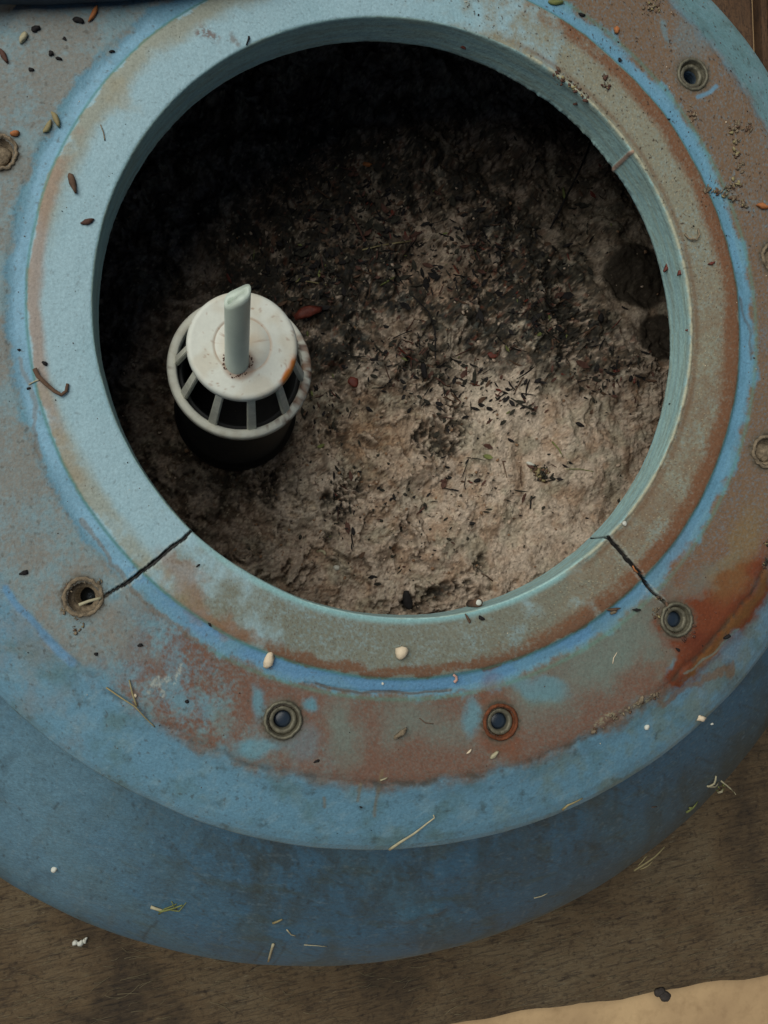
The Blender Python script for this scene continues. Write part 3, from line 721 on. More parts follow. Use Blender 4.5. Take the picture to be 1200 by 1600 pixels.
prof_p = [(.22, ZRG - .03), (.256, ZRG - .03), (.262, ZRG - .06), (.262, SZ - .15)]
prof_p = [(.203, SZ - .14), (.203, ZRG - .045), (.210, ZRG - .03), (.240, ZRG - .079), (.247, ZRG - .09), (.252, SZ - .05), (.275, SZ - .06), (.275, SZ - .149)]
v, q = lathe_np(prof_p, 96); link('standpipe', np_mesh('standpipe', v + OB, q[:, ::-1]), M_BLACK, BASK)
v, q = lathe_np([(.001, SZ - .12), (.203, SZ - .12)], 48); link('pipe_floor', np_mesh('pipe_floor', v + OB, q[:, ::-1]), M_BLACK, BASK)

def tube_bm(bm, pts, radii, n=10, flat=1.0, up=None, caps=True):
    P = [Vector(p) for p in pts]; rings = []; prev = None
    for i, p in enumerate(P):
        d = (P[min(i + 1, len(P) - 1)] - P[max(i - 1, 0)]).normalized()
        ref = Vector(up) if up else (Vector((0, 0, 1)) if abs(d.z) < .9 else Vector((1, 0, 0)))
        a = d.cross(ref).normalized(); b = a.cross(d)
        r = radii[i] if hasattr(radii, '__len__') else radii
        rings.append([bm.verts.new(p + a * r * math.cos(2 * math.pi * j / n) + b * r * flat * math.sin(2 * math.pi * j / n)) for j in range(n)])
    for x, y in zip(rings, rings[1:]):
        for j in range(n): bm.faces.new((x[j], x[(j + 1) % n], y[(j + 1) % n], y[j]))
    if caps: bm.faces.new(rings[0][::-1]); bm.faces.new(rings[-1])
    return rings

# milky cut hose standing in the cap, leaning away, end cut slantwise
hb = at(370, 566, ZC); hb = Vector(hb - PC); hb.z = ZC + OB[2]
HT = at(371, 462, ZC + .36); HT = Vector(HT - PC); HT.z = ZC + .36 + OB[2]
bm = bmesh.new()
ax = (HT - hb).normalized(); a1 = ax.cross(Vector((0, 1, 0))).normalized(); a2 = a1.cross(ax)
N = 28; rows = []
R0, R1 = .0385, .0375
if a1.x < 0: a1 = -a1
for s in np.linspace(-.25, 1, 24):
    row = []
    for j in range(N):
        an = 2 * math.pi * j / N
        cx, cy = math.cos(an), math.sin(an)
        L = (HT - hb).length
        slant = max(0, s) ** 3 * (.035 * cx - .012 * cy + .006 * math.sin(3 * an))
        rr = R0 + (R1 - R0) * max(0, s)
        row.append(bm.verts.new(hb + ax * (L * s + slant) + a1 * rr * cx + a2 * rr * cy))
    rows.append(row)
inn = []
for s in (1, .85):
    row = []
    for j in range(N):
        an = 2 * math.pi * j / N; cx, cy = math.cos(an), math.sin(an)
        slant = s ** 3 * (.035 * cx - .012 * cy + .006 * math.sin(3 * an)) - (.003 if s == 1 else 0)
        row.append(bm.verts.new(hb + ax * ((HT - hb).length * s + slant) + a1 * .024 * cx + a2 * .010 * cy))
    inn.append(row)
allr = rows + inn
for x, y in zip(allr, allr[1:]):
    for j in range(N): bm.faces.new((x[j], x[(j + 1) % N], y[(j + 1) % N], y[j]))
bm.faces.new(allr[-1])
bmesh.ops.recalc_face_normals(bm, faces=bm.faces)
ho = link('hose_stub', bm_mesh('hose_stub', bm), M_HOSE, BASK); ho['label'] = 'milky translucent hose stub cut off at a slant'
# grime collar where the hose enters the cap
bm = bmesh.new()
for j in range(90):
    an = random.uniform(0, 2 * math.pi); rr = random.uniform(.036, .046) + .006 * max(0, math.sin(an * 3 + 1))
    if math.sin(an) > .5 and random.random() < .8: continue
    p = hb + Vector((rr * math.cos(an), rr * math.sin(an) * 1.05 - .002, .001))
    bmesh.ops.create_icosphere(bm, subdivisions=1, radius=random.uniform(.0010, .0034), matrix=Matrix.Translation(p))
link('grime_collar', bm_mesh('grime_collar', bm), M_BARK, BASK)

# ------------------------------------------------------------------ small litter: every piece a thing of its own
def piece(name, bm, mat, base, label, cat, group=None, smooth=True):
    base = Vector(base)
    for v in bm.verts: v.co -= base
    o = link(name, bm_mesh(name, bm, smooth), mat); o.location = base * U
    tag(o, label, cat, group); return o

SURF = {'n': on_neck, 's': on_sand, 'b': lambda x, y: at_dome(x, y)}
def PXU(p): return (CAM[2] - p[2]) / F_PX         # plan units per photo pixel at that height

def grain_piece(name, surf, px, py, rpx, mat, label, cat, stretch=(1, 1, .7), rot=0.0, seed=1, rough=.18, group=None):
    p = SURF[surf](px, py); k = PXU(p); bm = bmesh.new()
    rock(bm, Vector(p) + Vector((0, 0, rpx * k * stretch[2] * .75)), rpx * k, seed, stretch, math.radians(rot), 2, rough)
    return piece(name, bm, mat, p, label, cat, group)

def stalk(name, surf, lines, mat, label, cat, lift=1.2, group=None, zs=None):
    """lines: list of (points in photo pixels, start half-width px, end half-width px)"""
    bm = bmesh.new(); base = None
    for pts, w0, w1 in lines:
        # densify
        P = []
        for (a, b) in zip(pts, pts[1:]):
            n = max(2, int(math.hypot(b[0] - a[0], b[1] - a[1]) / 6))
            P += [(a[0] + (b[0] - a[0]) * i / n, a[1] + (b[1] - a[1]) * i / n) for i in range(n)]
        P.append(pts[-1]); W = []
        for i, (x, y) in enumerate(P):
            p = SURF[surf](x, y); k = PXU(p); t = i / (len(P) - 1); wv = (w0 + (w1 - w0) * t)
            W.append((Vector(p) + Vector((0, 0, wv * k * .8 + lift * k * math.sin(math.pi * t))), max(.3, wv * .8) * k))
            if base is None: base = p
        tube_bm(bm, [a for a, _ in W], [b for _, b in W], 7, .6)
    return piece(name, bm, mat, base, label, cat, group)

def clump(name, surf, pts, spread, n, mat, label, cat, smin=1.5, smax=4.5, seed=3):
    rn = random.Random(seed); bm = bmesh.new(); base = SURF[surf](*pts[0]); mats_i = []
    cores = [(pts[0][0], pts[0][1])] + [(p[0] + rn.gauss(0, spread * .7), p[1] + rn.gauss(0, spread * .7)) for p in pts for _ in range(2)]
    for i in range(int(n * 2.2)):
        if rn.random() < .6:
            c = rn.choice(cores); x, y = c[0] + rn.gauss(0, spread * .38), c[1] + rn.gauss(0, spread * .38)
        else:
            a = rn.randrange(len(pts)); b = min(a + 1, len(pts) - 1); t = rn.random()
            x = pts[a][0] + (pts[b][0] - pts[a][0]) * t + rn.gauss(0, spread * .9); y = pts[a][1] + (pts[b][1] - pts[a][1]) * t + rn.gauss(0, spread * .9)
        p = SURF[surf](x, y); k = PXU(p); s = (smin * .55 + (smax - smin * .55) * rn.random() ** 3)
        nf = len(bm.faces)
        rock(bm, Vector(p) + Vector((0, 0, s * k * rn.uniform(.15, .6))), s * k, rn.random() * 100, (rn.uniform(.8, 1.6), rn.uniform(.5, 1), rn.uniform(.4, .8)), rn.uniform(0, 3), 1, .45)
        bm.faces.ensure_lookup_table(); mi = rn.choices((0, 1, 2), (6, 3, 1.2))[0]
        for f in bm.faces[nf:]: f.material_index = mi
    o = piece(name, bm, mat, base, label, cat)
    o.data.materials.append(M_TWIG); o.data.materials.append(M_STRAW)
    return o

# pale pellets and beads
grain_piece('seed', 'n', 420, 1031, 13, M_PALE, 'oval cream seed lying on the bright blue band', 'seed', (1, .6, .5), 62, 11)
grain_piece('seed', 'n', 627, 1019, 10.5, M_PALE, 'round pale seed on the brown ring below the opening', 'seed', (1, .95, .7), 20, 12)
stalk('shell_curl', 'n', [([(708, 1054), (712, 1057), (713, 1062), (709, 1066)], 2.5, 3.2)], M_PINK, 'tiny curled pink shell on the blue band', 'shell curl', .5)
grain_piece('bead', 'n', 975, 818, 4, M_WHITE, 'white bead on the right rim above the crack', 'bead', seed=14)
grain_piece('bead', 'n', 1010, 1136, 4.5, M_WHITE, 'white bead on the blue slope right of the lower bolts', 'bead', seed=15)
grain_piece('bead', 'b', 85, 1358, 4.5, M_WHITE, 'white bead on the lower left tank body', 'bead', seed=16)
grain_piece('bead', 'n', 598, 1068, 2.2, M_WHITE, 'minute white bead on the blue band under the round seed', 'bead', seed=17)
grain_piece('flake', 'n', 1094, 1122, 9, M_PALE, 'pale triangular flake near the right slope edge', 'flake', (1, .7, .35), -20, 19, .4)
grain_piece('flake', 'n', 1112, 1131, 3, M_WHITE, 'small white chip beside the pale triangular flake', 'flake', (1, .6, .5), 20, 20)
# dark pellets
for i, (px, py, r, st, rot, lab) in enumerate([
        (38, 895, 7.5, (1, .6, .6), 15, 'purple black pellet left of the broken bolt socket'),
        (56, 46, 8, (1, .85, .6), 10, 'black crumb at top left beside the pale husk'),
        (80, 84, 6.5, (.7, 1, .6), 0, 'upper crumb of the touching black pair at top left'),
        (92, 92, 5.5, (1, .6, .6), -15, 'lower crumb of the touching black pair at top left'),
        (175, 81, 5, (1, .6, .6), 5, 'black seed lying on the top left blue band'),
        (49, 109, 4.5, (1, .9, .6), 0, 'small dark crumb under the touching black pair'),
        (101, 61, 4, (.8, 1, .6), 0, 'faint dark crumb between the black pair and the twig'),
        (150, 1022, 4, (.7, 1, .7), 20, 'black speck directly below the broken bolt socket'),
        (219, 1008, 4, (1, .9, .7), 0, 'round black speck on the lower left rust patch'),
        (292, 1096, 4.5, (.8, 1, .7), 30, 'black speck right of the white scrape marks'),
        (328, 976, 4, (1, .7, .7), -50, 'black speck at the inner edge of the lower left blue band'),
        (1135, 995, 9, (1, .6, .6), 22, 'dark slug shaped pellet on the right slope below the rust patch'),
        (994, 953, 8, (1, .45, .6), 3, 'dark oblong pellet on the band left of the rusty insert'),
        (1059, 1015, 5, (1, .6, .6), -35, 'dark pellet in the orange rust patch'),
        (752, 966, 6, (1, .8, .7), -40, 'grey crumb beside the white tipped stub on the rim'),
        (909, 24, 7, (1, .6, .6), -10, 'dark pellet on the top right ledge'),
        (968, 94, 5, (.7, 1, .6), 0, 'dark pellet stuck on the top right blue band'),
        (1044, 187, 4, (1, .7, .6), 0, 'dark pellet on the band below the threaded insert'),
        (495, 1189, 5, (1, .6, .6), 25, 'dark crumb below the dull metal insert'),
        (564, 1261, 2.6, (1, .9, .7), 0, 'blue black speck on the slope left of the long straw'),
        (309, 884, 4, (1, .5, .6), 35, 'dark chip on the ring right of the left crack'),
        (30, 547, 3, (1, .9, .7), 0, 'dark speck on the left edge above the hooked twig'),
        (45, 607, 3.2, (1, .9, .7), 0, 'dark speck beside the tail of the hooked twig')]):
    grain_piece('pellet', 'n', px, py, r * .8, M_DARK, lab, 'pellet', (st[0] * 1.1, st[1] * .85, .45), rot, 30 + i, .3, 'dark pellets scattered on the tank top')
for i, (px, py, r, st, rot, mat, lab) in enumerate([
        (114, 287, 16, (1, .3, .3), -72, M_TWIG, 'brown splinter on the upper left ring'),
        (137, 347, 10, (1, .4, .3), 22, M_BARK, 'brown seed case below the splinter on the left ring'),
        (37, 60, 10, (1, .45, .4), 70, M_PSTRAW, 'pale husk at top left beside a black crumb'),
        (75, 200, 11, (1, .4, .3), 62, M_STRAW, 'left hand straw coloured husk of the pair on the left band'),
        (88, 187, 13, (1, .35, .3), -60, M_STRAW, 'right hand straw coloured husk of the pair on the left band'),
        (24, 210, 7, (1, .7, .6), 0, M_HUSK, 'round orange brown husk above the left edge insert'),
        (6, 88, 12, (1, .35, .3), -55, M_BARK, 'brown bud scale at the left frame edge'),
        (1190, 323, 11, (1, .4, .4), -12, M_HUSK, 'bright orange husk at the right frame edge'),
        (963, 48, 6, (.8, 1, .6), 0, M_HUSK, 'tan grain on the top right ledge'),
        (868, 5, 16, (1, .3, .2), 8, M_GREEN, 'dull green leaflet at the top edge right of centre'),
        (957, 952, 12, (1, .2, .3), 5, M_TWIG, 'thin brown splinter on the band beside the oblong pellet'),
        (958, 956, 7, (1, .5, .4), 15, M_MUD, 'muddy flake under the thin splinter on the band'),
        (625, 1146, 13, (1, .35, .4), 38, M_MUD, 'raised tan flake between the two lower inserts'),
        (772, 1179, 9, (1, .4, .4), 45, M_PSTRAW, 'pale chip below the rusty rimmed insert'),
        (733, 1174, 6, (1, .3, .3), 40, M_PALE, 'tiny pale sliver left of the pale chip'),
        (1000, 1094, 9, (1, .4, .4), 55, M_MUD, 'brown raised flake above the soil line at lower right'),
        (147, 22, 14, (1, .25, .25), 65, M_HUSK, 'orange brown bark sliver at the top left'),
        (123, 33, 9, (1, .5, .4), -10, M_DARK, 'dark leaf bit next to the orange bark sliver'),
        (731, 967, 9, (1, .25, .3), -60, M_TWIG, 'short brown splinter under the white tipped stub')]):
    grain_piece('flake', 'n', px, py, r, mat, lab, 'flake', st, rot, 70 + i, .22, 'flakes and husks scattered on the tank top')
# twigs, straws, hairs
stalk('twig', 'n', [([(55, 577), (60, 588), (72, 600), (86, 612), (97, 618), (104, 612), (106, 600)], 4.6, 3.0)], M_TWIG, 'hooked brown twig across the left blue band', 'twig', 3)
stalk('straw', 'n', [([(45, 601), (55, 596), (66, 592)], 1.0, 1.6)], M_PSTRAW, 'short pale straw tucked under the hooked twig', 'straw', 1)
grain_piece('flake', 'n', 70, 568, 5, M_DARK, 'dark flake above the hooked twig', 'flake', (1, .6, .5), -30, 99)
stalk('straw', 'n', [([(166, 1074), (190, 1090), (212, 1104), (228, 1122), (242, 1136)], 1.6, 1.0), ([(202, 1062), (207, 1082), (214, 1104)], 1.3, 1.8)], M_STRAW, 'forked dry grass stem on the lower left slope', 'straw', 3)
grain_piece('bead', 'n', 211, 1087, 3, M_PALE, 'pale bud on the forked grass stem', 'bead', seed=97)
stalk('straw', 'n', [([(608, 1327), (625, 1314), (645, 1301), (665, 1286), (678, 1277), (677, 1273)], 3.0, 1.2)], M_PSTRAW, 'long pale straw across the bottom slope edge', 'straw', 5)
stalk('straw', 'n', [([(878, 1265), (886, 1257), (910, 1247)], 2.6, 1.2)], M_STRAW, 'bent yellow straw on the slope at lower right', 'straw', 3)
stalk('straw', 'n', [([(957, 1037), (958, 1028), (964, 1019)], 1.2, .8)], M_PALE, 'pale hooked hair on the stained ledge at lower right', 'hair', 1)
stalk('straw', 'n', [([(655, 1122), (664, 1129), (677, 1131)], .8, .8)], M_TWIG, 'fine dark curl between the two lower inserts', 'hair', 1)
stalk('straw', 'n', [([(157, 195), (162, 208), (164, 220)], .9, 1.3)], M_MUD, 'faint grey hair on the upper left ring', 'hair', 1)
stalk('straw', 'n', [([(996, 895), (990, 890), (988, 884)], 1.8, 1.8)], M_HUSK, 'orange crumb bridging the right crack', 'crumb', 1.5)
stalk('straw', 'n', [([(159, 934), (140, 939), (124, 945)], 2.6, 3.2)], M_PSTRAW, 'pale straw poking into the broken bolt socket', 'straw', 3)
stalk('straw', 'n', [([(594, 1219), (605, 1215)], 1.6, 1.6)], M_PSTRAW, 'short pale straw at the ledge edge bottom centre', 'straw', 1)
stalk('twig', 'n', [([(1069, 366), (1075, 374), (1086, 376), (1091, 368), (1090, 358)], 2.2, 2.6)], M_MUD, 'curled tan twig on the right ring', 'twig', 3)
stalk('twig', 'n', [([(385, 71), (388, 64), (389, 58)], 1.4, 2.4)], M_DARK, 'dark thorn on the upper left lip', 'thorn', 2)
# tufts on the tank body
stalk('grass_tuft', 'b', [([(236, 1416), (252, 1422), (270, 1418), (285, 1414)], 2.6, 1.4), ([(248, 1428), (258, 1418), (276, 1412)], 1.6, 1.0), ([(262, 1420), (280, 1422), (291, 1410)], 1.6, .8), ([(268, 1408), (276, 1421)], 1, 1)], M_GREEN, 'dried grass tuft on the lower left tank body', 'grass tuft', 4)
stalk('straw', 'b', [([(236, 1416), (246, 1419), (256, 1422)], 3.4, 1.8)], M_PSTRAW, 'pale chip on the left end of the grass tuft', 'straw', 2)
stalk('straw', 'b', [([(427, 1474), (423, 1486), (419, 1502)], 2.8, 1.8)], M_PSTRAW, 'pale straw hanging off the tank underside at bottom', 'straw', 2)
stalk('straw', 'b', [([(426, 1442), (441, 1436)], 2.4, 1.6)], M_STRAW, 'short straw above the hanging pale straw', 'straw', 1)
stalk('straw', 'b', [([(448, 1452), (455, 1460), (462, 1462)], 1.4, 1.0)], M_PSTRAW, 'thin straw right of the hanging pale straw', 'straw', 1)
stalk('straw', 'b', [([(475, 1476), (494, 1477), (511, 1479)], .9, .7)], M_PSTRAW, 'hair thin straw low on the tank body', 'straw', 1)
stalk('straw', 'b', [([(834, 1403), (845, 1400), (855, 1396)], 1.0, .8)], M_PSTRAW, 'thin straw low on the right of the tank body', 'straw', 1)
stalk('grass_tuft', 'b', [([(1105, 1229), (1112, 1223), (1118, 1212)], 2.4, 2.0), ([(1104, 1228), (1114, 1228), (1122, 1222)], 2, 1.4), ([(1126, 1220), (1137, 1230), (1149, 1241)], 1.8, 1.2), ([(1120, 1238), (1128, 1232)], 3, 2)], M_PSTRAW, 'frayed pale straw tuft at the right tank edge', 'grass tuft', 6)
clump('moss', 'b', [(1122, 1236), (1130, 1230)], 3, 14, M_GREEN, 'green moss bit under the frayed straw tuft', 'moss', 1, 3, 5)
stalk('grass_tuft', 'b', [([(1071, 1269), (1080, 1261), (1090, 1252)], 2.8, 1.2), ([(1076, 1262), (1085, 1260)], 2, 1)], M_GREEN, 'green grass bit below the frayed straw tuft', 'grass tuft', 4)
stalk('grass_tuft', 'b', [([(990, 1360), (1005, 1348), (1022, 1336), (1038, 1323)], 2.0, 1.4), ([(997, 1352), (1006, 1338), (1012, 1335)], 1.2, .8), ([(1000, 1358), (1020, 1344)], 1.2, .8)], M_STRAW, 'yellow straw bundle on the lower right tank edge', 'grass tuft', 5)
stalk('straw', 'b', [([(1018, 1261), (1026, 1260)], 1.2, .8)], M_TWIG, 'brown splinter on the right tank body', 'splinter', 1)
# mud on the right ledge and lip
clump('mud_clump', 'n', [(1142, 205), (1158, 197), (1170, 203)], 5, 34, M_MUD, 'upper mud clump on the right ledge below the threaded insert', 'mud', 1.2, 4, 1)
clump('mud_clump', 'n', [(1147, 222), (1152, 245), (1156, 262)], 4, 46, M_MUD, 'long mud clump on the right ledge', 'mud', 1.2, 4.5, 2)
clump('mud_clump', 'n', [(1106, 294), (1118, 300), (1130, 306), (1145, 312), (1165, 322)], 5, 60, M_MUD, 'mud clump crossing the right blue band', 'mud', 1.5, 4.5, 3)
clump('mud_clump', 'n', [(1138, 294), (1148, 290)], 5, 22, M_MUD, 'small mud clump above the one crossing the right blue band', 'mud', 1.5, 4, 4)
clump('mud_clump', 'n', [(1078, 176), (1084, 186)], 5, 18, M_MUD, 'mud crumbs on the ledge under the threaded insert', 'mud', 1.2, 4, 5)
clump('mud_clump', 'n', [(870, 116), (884, 126), (900, 136), (914, 152)], 5, 40, M_BARK, 'brown soil clump on the upper right lip', 'mud', 1.5, 4.5, 6)
clump('mud_clump', 'n', [(946, 118), (948, 136)], 4, 16, M_BARK, 'brown soil crumbs on the upper right ring', 'mud', 1.5, 3.5, 7)
clump('mud_clump', 'n', [(1010, 6), (1025, 16), (1030, 4)], 8, 40, M_MUD, 'loose soil at the top edge of the right ledge', 'mud', 1, 3.6, 8)
clump('mud_clump', 'n', [(928, 1140), (960, 1122), (1000, 1100), (1022, 1086)], 4, 50, M_MUD, 'line of soil along the lower right ledge edge', 'mud', 1, 3.4, 9)
clump('mud_clump', 'n', [(1030, 935), (1042, 950), (1026, 954)], 5, 24, M_MUD, 'soil at the end of the right crack', 'mud', 1.2, 3.6, 10)
clump('mud_clump', 'n', [(1070, 998), (1082, 992), (1084, 978)], 3, 16, M_BARK, 'rust crumbs on the rim of the stained insert', 'mud', 1.5, 4, 11)
clump('mud_clump', 'n', [(1198, 850), (1196, 880)], 4, 18, M_MUSH, 'dark grime at the right frame edge', 'mud', 1.5, 4, 12)
clump('mud_clump', 'n', [(118, 985), (130, 975), (100, 955), (105, 915), (130, 905), (155, 912)], 4, 36, M_MUD, 'crumbs round the broken bolt socket', 'mud', 1, 3, 13)
# bore wall bits
def on_wall(px, py):
    d = ROT @ np.array([(px - 600) / F_PX, -(py - 800) / F_PX, -1.0])
    a = d[0] ** 2 + d[1] ** 2; b = 2 * (CAM[0] * d[0] + CAM[1] * d[1]); c = CAM[0] ** 2 + CAM[1] ** 2 - 1
    q = b * b - 4 * a * c
    t = (-b + math.sqrt(max(q, 0))) / (2 * a)
    return CAM + t * d * .998
SURF['w'] = on_wall
for i, (px, py, r, rot, mat, lab) in enumerate([(1041, 419, 8, 50, M_RED, 'larger red flake on the right bore wall'), (1062, 426, 6, 50, M_RED, 'smaller red flake on the right bore wall near the lip'),
                                                (1073, 516, 3, 0, M_RED, 'red speck on the right lip'), (899, 163, 4, 0, M_BARK, 'brown crumb on the upper right bore wall'), (724, 75, 4.5, 0, M_RED, 'red brown crumb on the far bore wall'), (1046, 631, 2.6, 0, M_DARK, 'black speck on the right bore wall')]):
    grain_piece('flake', 'w', px, py, r, mat, lab, 'flake', (1, .55, .4), rot, 130 + i, .4)
grain_piece('flake', 'n', 1111, 412, 6, M_RED, 'red flake on the right ring', 'flake', (1, .4, .4), 20, 140, .4)
p = on_wall(741, 948); bm = bmesh.new(); k = PXU(p)
tube_bm(bm, [Vector(p) + Vector((0, .006, -.05)), Vector(p) + Vector((0, .010, 0)), Vector(p) + Vector((0.001, .016, .05))], 7 * k, 14)
st_ = empty('plant_stub', p); tag(st_, 'dark stub with a white cut tip on the lower bore rim', 'stub')
for v in bm.verts: v.co -= Vector(p)
link('stem', bm_mesh('stem', bm), M_TWIG, st_)
bm = bmesh.new(); rock(bm, Vector((0.001, .016, .052)), 5.0 * k, 4, (1, 1, .4), 0, 2, .05); link('cut_tip', bm_mesh('cut_tip', bm), M_WHITE, st_)
p = on_sand(330, 640)

# ---- on the sand
stalk('twig', 's', [([(922, 222), (905, 262), (880, 312), (857, 362)], 2.0, 2.4)], M_DARK, 'long straight black twig on the shaded sand', 'twig', 14)
stalk('grub', 's', [([(495, 862), (500, 860), (506, 862), (508, 867)], 3.2, 2.8)], M_PSTRAW, 'white curled grub on the sand near the bottom', 'grub', 1)
grain_piece('pebble', 's', 526, 887, 6, M_WHITE, 'pale grey pebble on the sand beside the grub', 'pebble', (1, .75, .6), 0, 151)
grain_piece('pebble', 's', 828, 725, 6, M_WHITE, 'cream pellet beside the black silt lump', 'pebble', (1.3, .5, .5), -15, 152)
clump('silt_lump', 's', [(838, 735), (850, 738), (846, 745)], 6, 60, M_MUSH, 'black silt lump on the smooth sand at right', 'silt lump', 2, 5, 21)
stalk('twig', 's', [([(828, 795), (829, 780), (836, 776)], 1.8, 1.6)], M_DARK, 'L shaped black twig on the smooth sand', 'twig', 1)
stalk('twig', 's', [([(885, 733), (905, 733), (927, 737)], 1.0, .8)], M_GREEN, 'thin olive stem lying across the smooth sand', 'stem', 2)
stalk('twig', 's', [([(862, 690), (872, 702), (879, 714)], 1.6, 1.0)], M_GREEN, 'short olive stem above the black silt lump', 'stem', 2)
stalk('twig', 's', [([(798, 622), (815, 634), (835, 641)], 1.4, 2.4)], M_MUSH, 'dark tapering leaf stalk on the pale sand', 'stem', 3)
stalk('twig', 's', [([(814, 728), (812, 742), (815, 760)], 1.0, .8)], M_TWIG, 'thin brown stem left of the silt lump', 'stem', 2)
stalk('twig', 's', [([(785, 720), (788, 733), (792, 747)], 1.4, .8)], M_TWIG, 'fine brown needle on the smooth sand', 'stem', 1)
stalk('twig', 's', [([(752, 896), (760, 900), (770, 908)], 1.0, 1.2)], M_TWIG, 'small brown needle at the lower right sand', 'stem', 1)
grain_piece('pellet', 's', 905, 664, 8, M_DARK, 'dark oblong pellet on the sand near the right wall', 'pellet', (1, .42, .5), -32, 161)
grain_piece('pellet', 's', 938, 497, 8, M_DARK, 'black oval pellet between the round stains', 'pellet', (.6, 1, .5), 5, 162)
grain_piece('pellet', 's', 988, 650, 7, M_DARK, 'bluish black chip on the sand by the right wall', 'pellet', (1, .5, .5), -35, 163)
grain_piece('pellet', 's', 985, 592, 6, M_DARK, 'black chip among the litter at right', 'pellet', (.6, 1, .5), -20, 164)
grain_piece('pellet', 's', 745, 751, 6, M_DARK, 'black chip at the centre of the smooth sand', 'pellet', (1, .6, .5), 5, 165)
grain_piece('leaf', 's', 552, 597, 9, M_RED, 'dark red leaf scrap right of the strainer', 'leaf scrap', (.9, 1, .2), 30, 166)
grain_piece('leaf', 's', 574, 258, 9, M_HUSK, 'bright orange leaf scrap on the shaded litter', 'leaf scrap', (1, .45, .3), -10, 167)
grain_piece('leaf', 's', 480, 488, 22, M_RED, 'large dark red leaf scrap beside the strainer', 'leaf scrap', (1, .45, .15), 20, 168, .35)
grain_piece('leaf', 's', 770, 555, 9, M_RED, 'red brown leaf scrap on the central litter', 'leaf scrap', (1, .6, .2), 0, 169)
grain_piece('beetle', 's', 661, 580, 15, M_DARK, 'shiny dark blue beetle shell in the litter', 'beetle', (.35, 1, .5), 8, 170, .05)
grain_piece('hole_stand_in', 's', 636, 938, 11, M_DARK, 'black lump added in place of a dark hole under the lower lip', 'lump', (.7, 1.5, .4), 12, 171, .15)  # lump added to stand in for a dark hole
stalk('twig', 's', [([(642, 460), (668, 490), (678, 520), (680, 560)], 1.4, 1.6), ([(650, 515), (632, 522), (612, 530)], 1.4, 1.0), ([(652, 520), (655, 545)], 1.2, .8)], M_DARK, 'branching black twig in the middle litter', 'twig', 8)
stalk('twig', 's', [([(548, 336), (560, 360), (570, 378)], 1.4, 3.2)], M_BARK, 'brown leaf stalk pointing down at the litter', 'stem', 5)
stalk('straw', 's', [([(524, 420), (524, 435), (523, 450)], 1.0, 1.0)], M_PSTRAW, 'upright pale hair in the litter', 'hair', 2)
stalk('straw', 's', [([(450, 440), (480, 441), (512, 446)], 1.0, 1.4)], M_STRAW, 'straw lying right of the hose stub', 'straw', 4)
stalk('straw', 's', [([(560, 392), (600, 384), (640, 378), (664, 374)], 1.6, 1.0)], M_STRAW, 'long thin straw across the middle litter', 'straw', 4)
grain_piece('flake', 's', 740, 655, 6, M_PALE, 'pale chip at the edge of the dark channel', 'flake', (1, .6, .5), 0, 180) if False else None

# leaf litter trodden into the sand: beyond counting
bm = bmesh.new(); rn = random.Random(55)
mats = [M_DARK, M_MUSH, M_BARK, M_TWIG, M_RED, M_GREEN]
fm = []
ctr = [(620, 400, 120, 60), (560, 320, 110, 50), (470, 420, 70, 50), (850, 500, 60, 50), (940, 590, 50, 30), (700, 620, 40, 60), (535, 800, 18, 40), (640, 560, 80, 50), (760, 400, 70, 50), (790, 620, 50, 30), (500, 640, 40, 60), (800, 770, 120, 60), (640, 800, 100, 70), (880, 320, 70, 70)]
wts = [420, 320, 220, 220, 130, 90, 50, 240, 160, 90, 80, 50, 70, 90]
for (cx, cy, sx_, sy_), n in zip(ctr, wts):
    for _ in range(n):
        x, y = rn.gauss(cx, sx_ * .7), rn.gauss(cy, sy_ * .7)
        p = on_sand(x, y)
        if math.hypot(p[0], p[1]) > 2.0 or math.hypot(p[0] - PC[0], p[1] - PC[1]) < .29: continue
        k = PXU(p); L = (1.6 + 6.0 * rn.random() ** 2 + (7 if rn.random() < .06 else 0)) * k; W = L * rn.uniform(.16, .5)
        if rn.random() < .10: L = rn.uniform(7, 17) * k; W = rn.uniform(.5, 1.0) * k; a = rn.uniform(0, math.pi)
        d = Vector((math.cos(a), math.sin(a), rn.uniform(-.35, .35))).normalized(); s = Vector((-d.y, d.x, rn.uniform(-.5, .5))).normalized(); up = d.cross(s)
        c = Vector(p) + Vector((0, 0, L * .22 + .004)); cv = L * rn.uniform(.05, .25)
        vs = [c - d * L, c - d * L * .3 + s * W - up * cv, c + d * L * .5 + s * W * .8 - up * cv, c + d * L, c + d * L * .5 - s * W * .8 - up * cv, c - d * L * .3 - s * W - up * cv]
        th_ = up * (.0035)
        tv = [bm.verts.new(v + th_) for v in vs]; bv = [bm.verts.new(v - th_) for v in vs]
        mi = rn.choices(range(6), (44, 30, 14, 9, 2.5, 1.5))[0]
        fs = [bm.faces.new(tv), bm.faces.new(bv[::-1])] + [bm.faces.new((tv[i], bv[i], bv[(i + 1) % 6], tv[(i + 1) % 6])) for i in range(6)]
        for f in fs: f.material_index = mi
me = bm_mesh('leaf_litter', bm, False)
for m_ in mats: me.materials.append(m_)
tag(link('leaf_litter', me), 'dark leaf fragments and seed scraps trodden into the sand', 'leaf litter', kind='stuff')
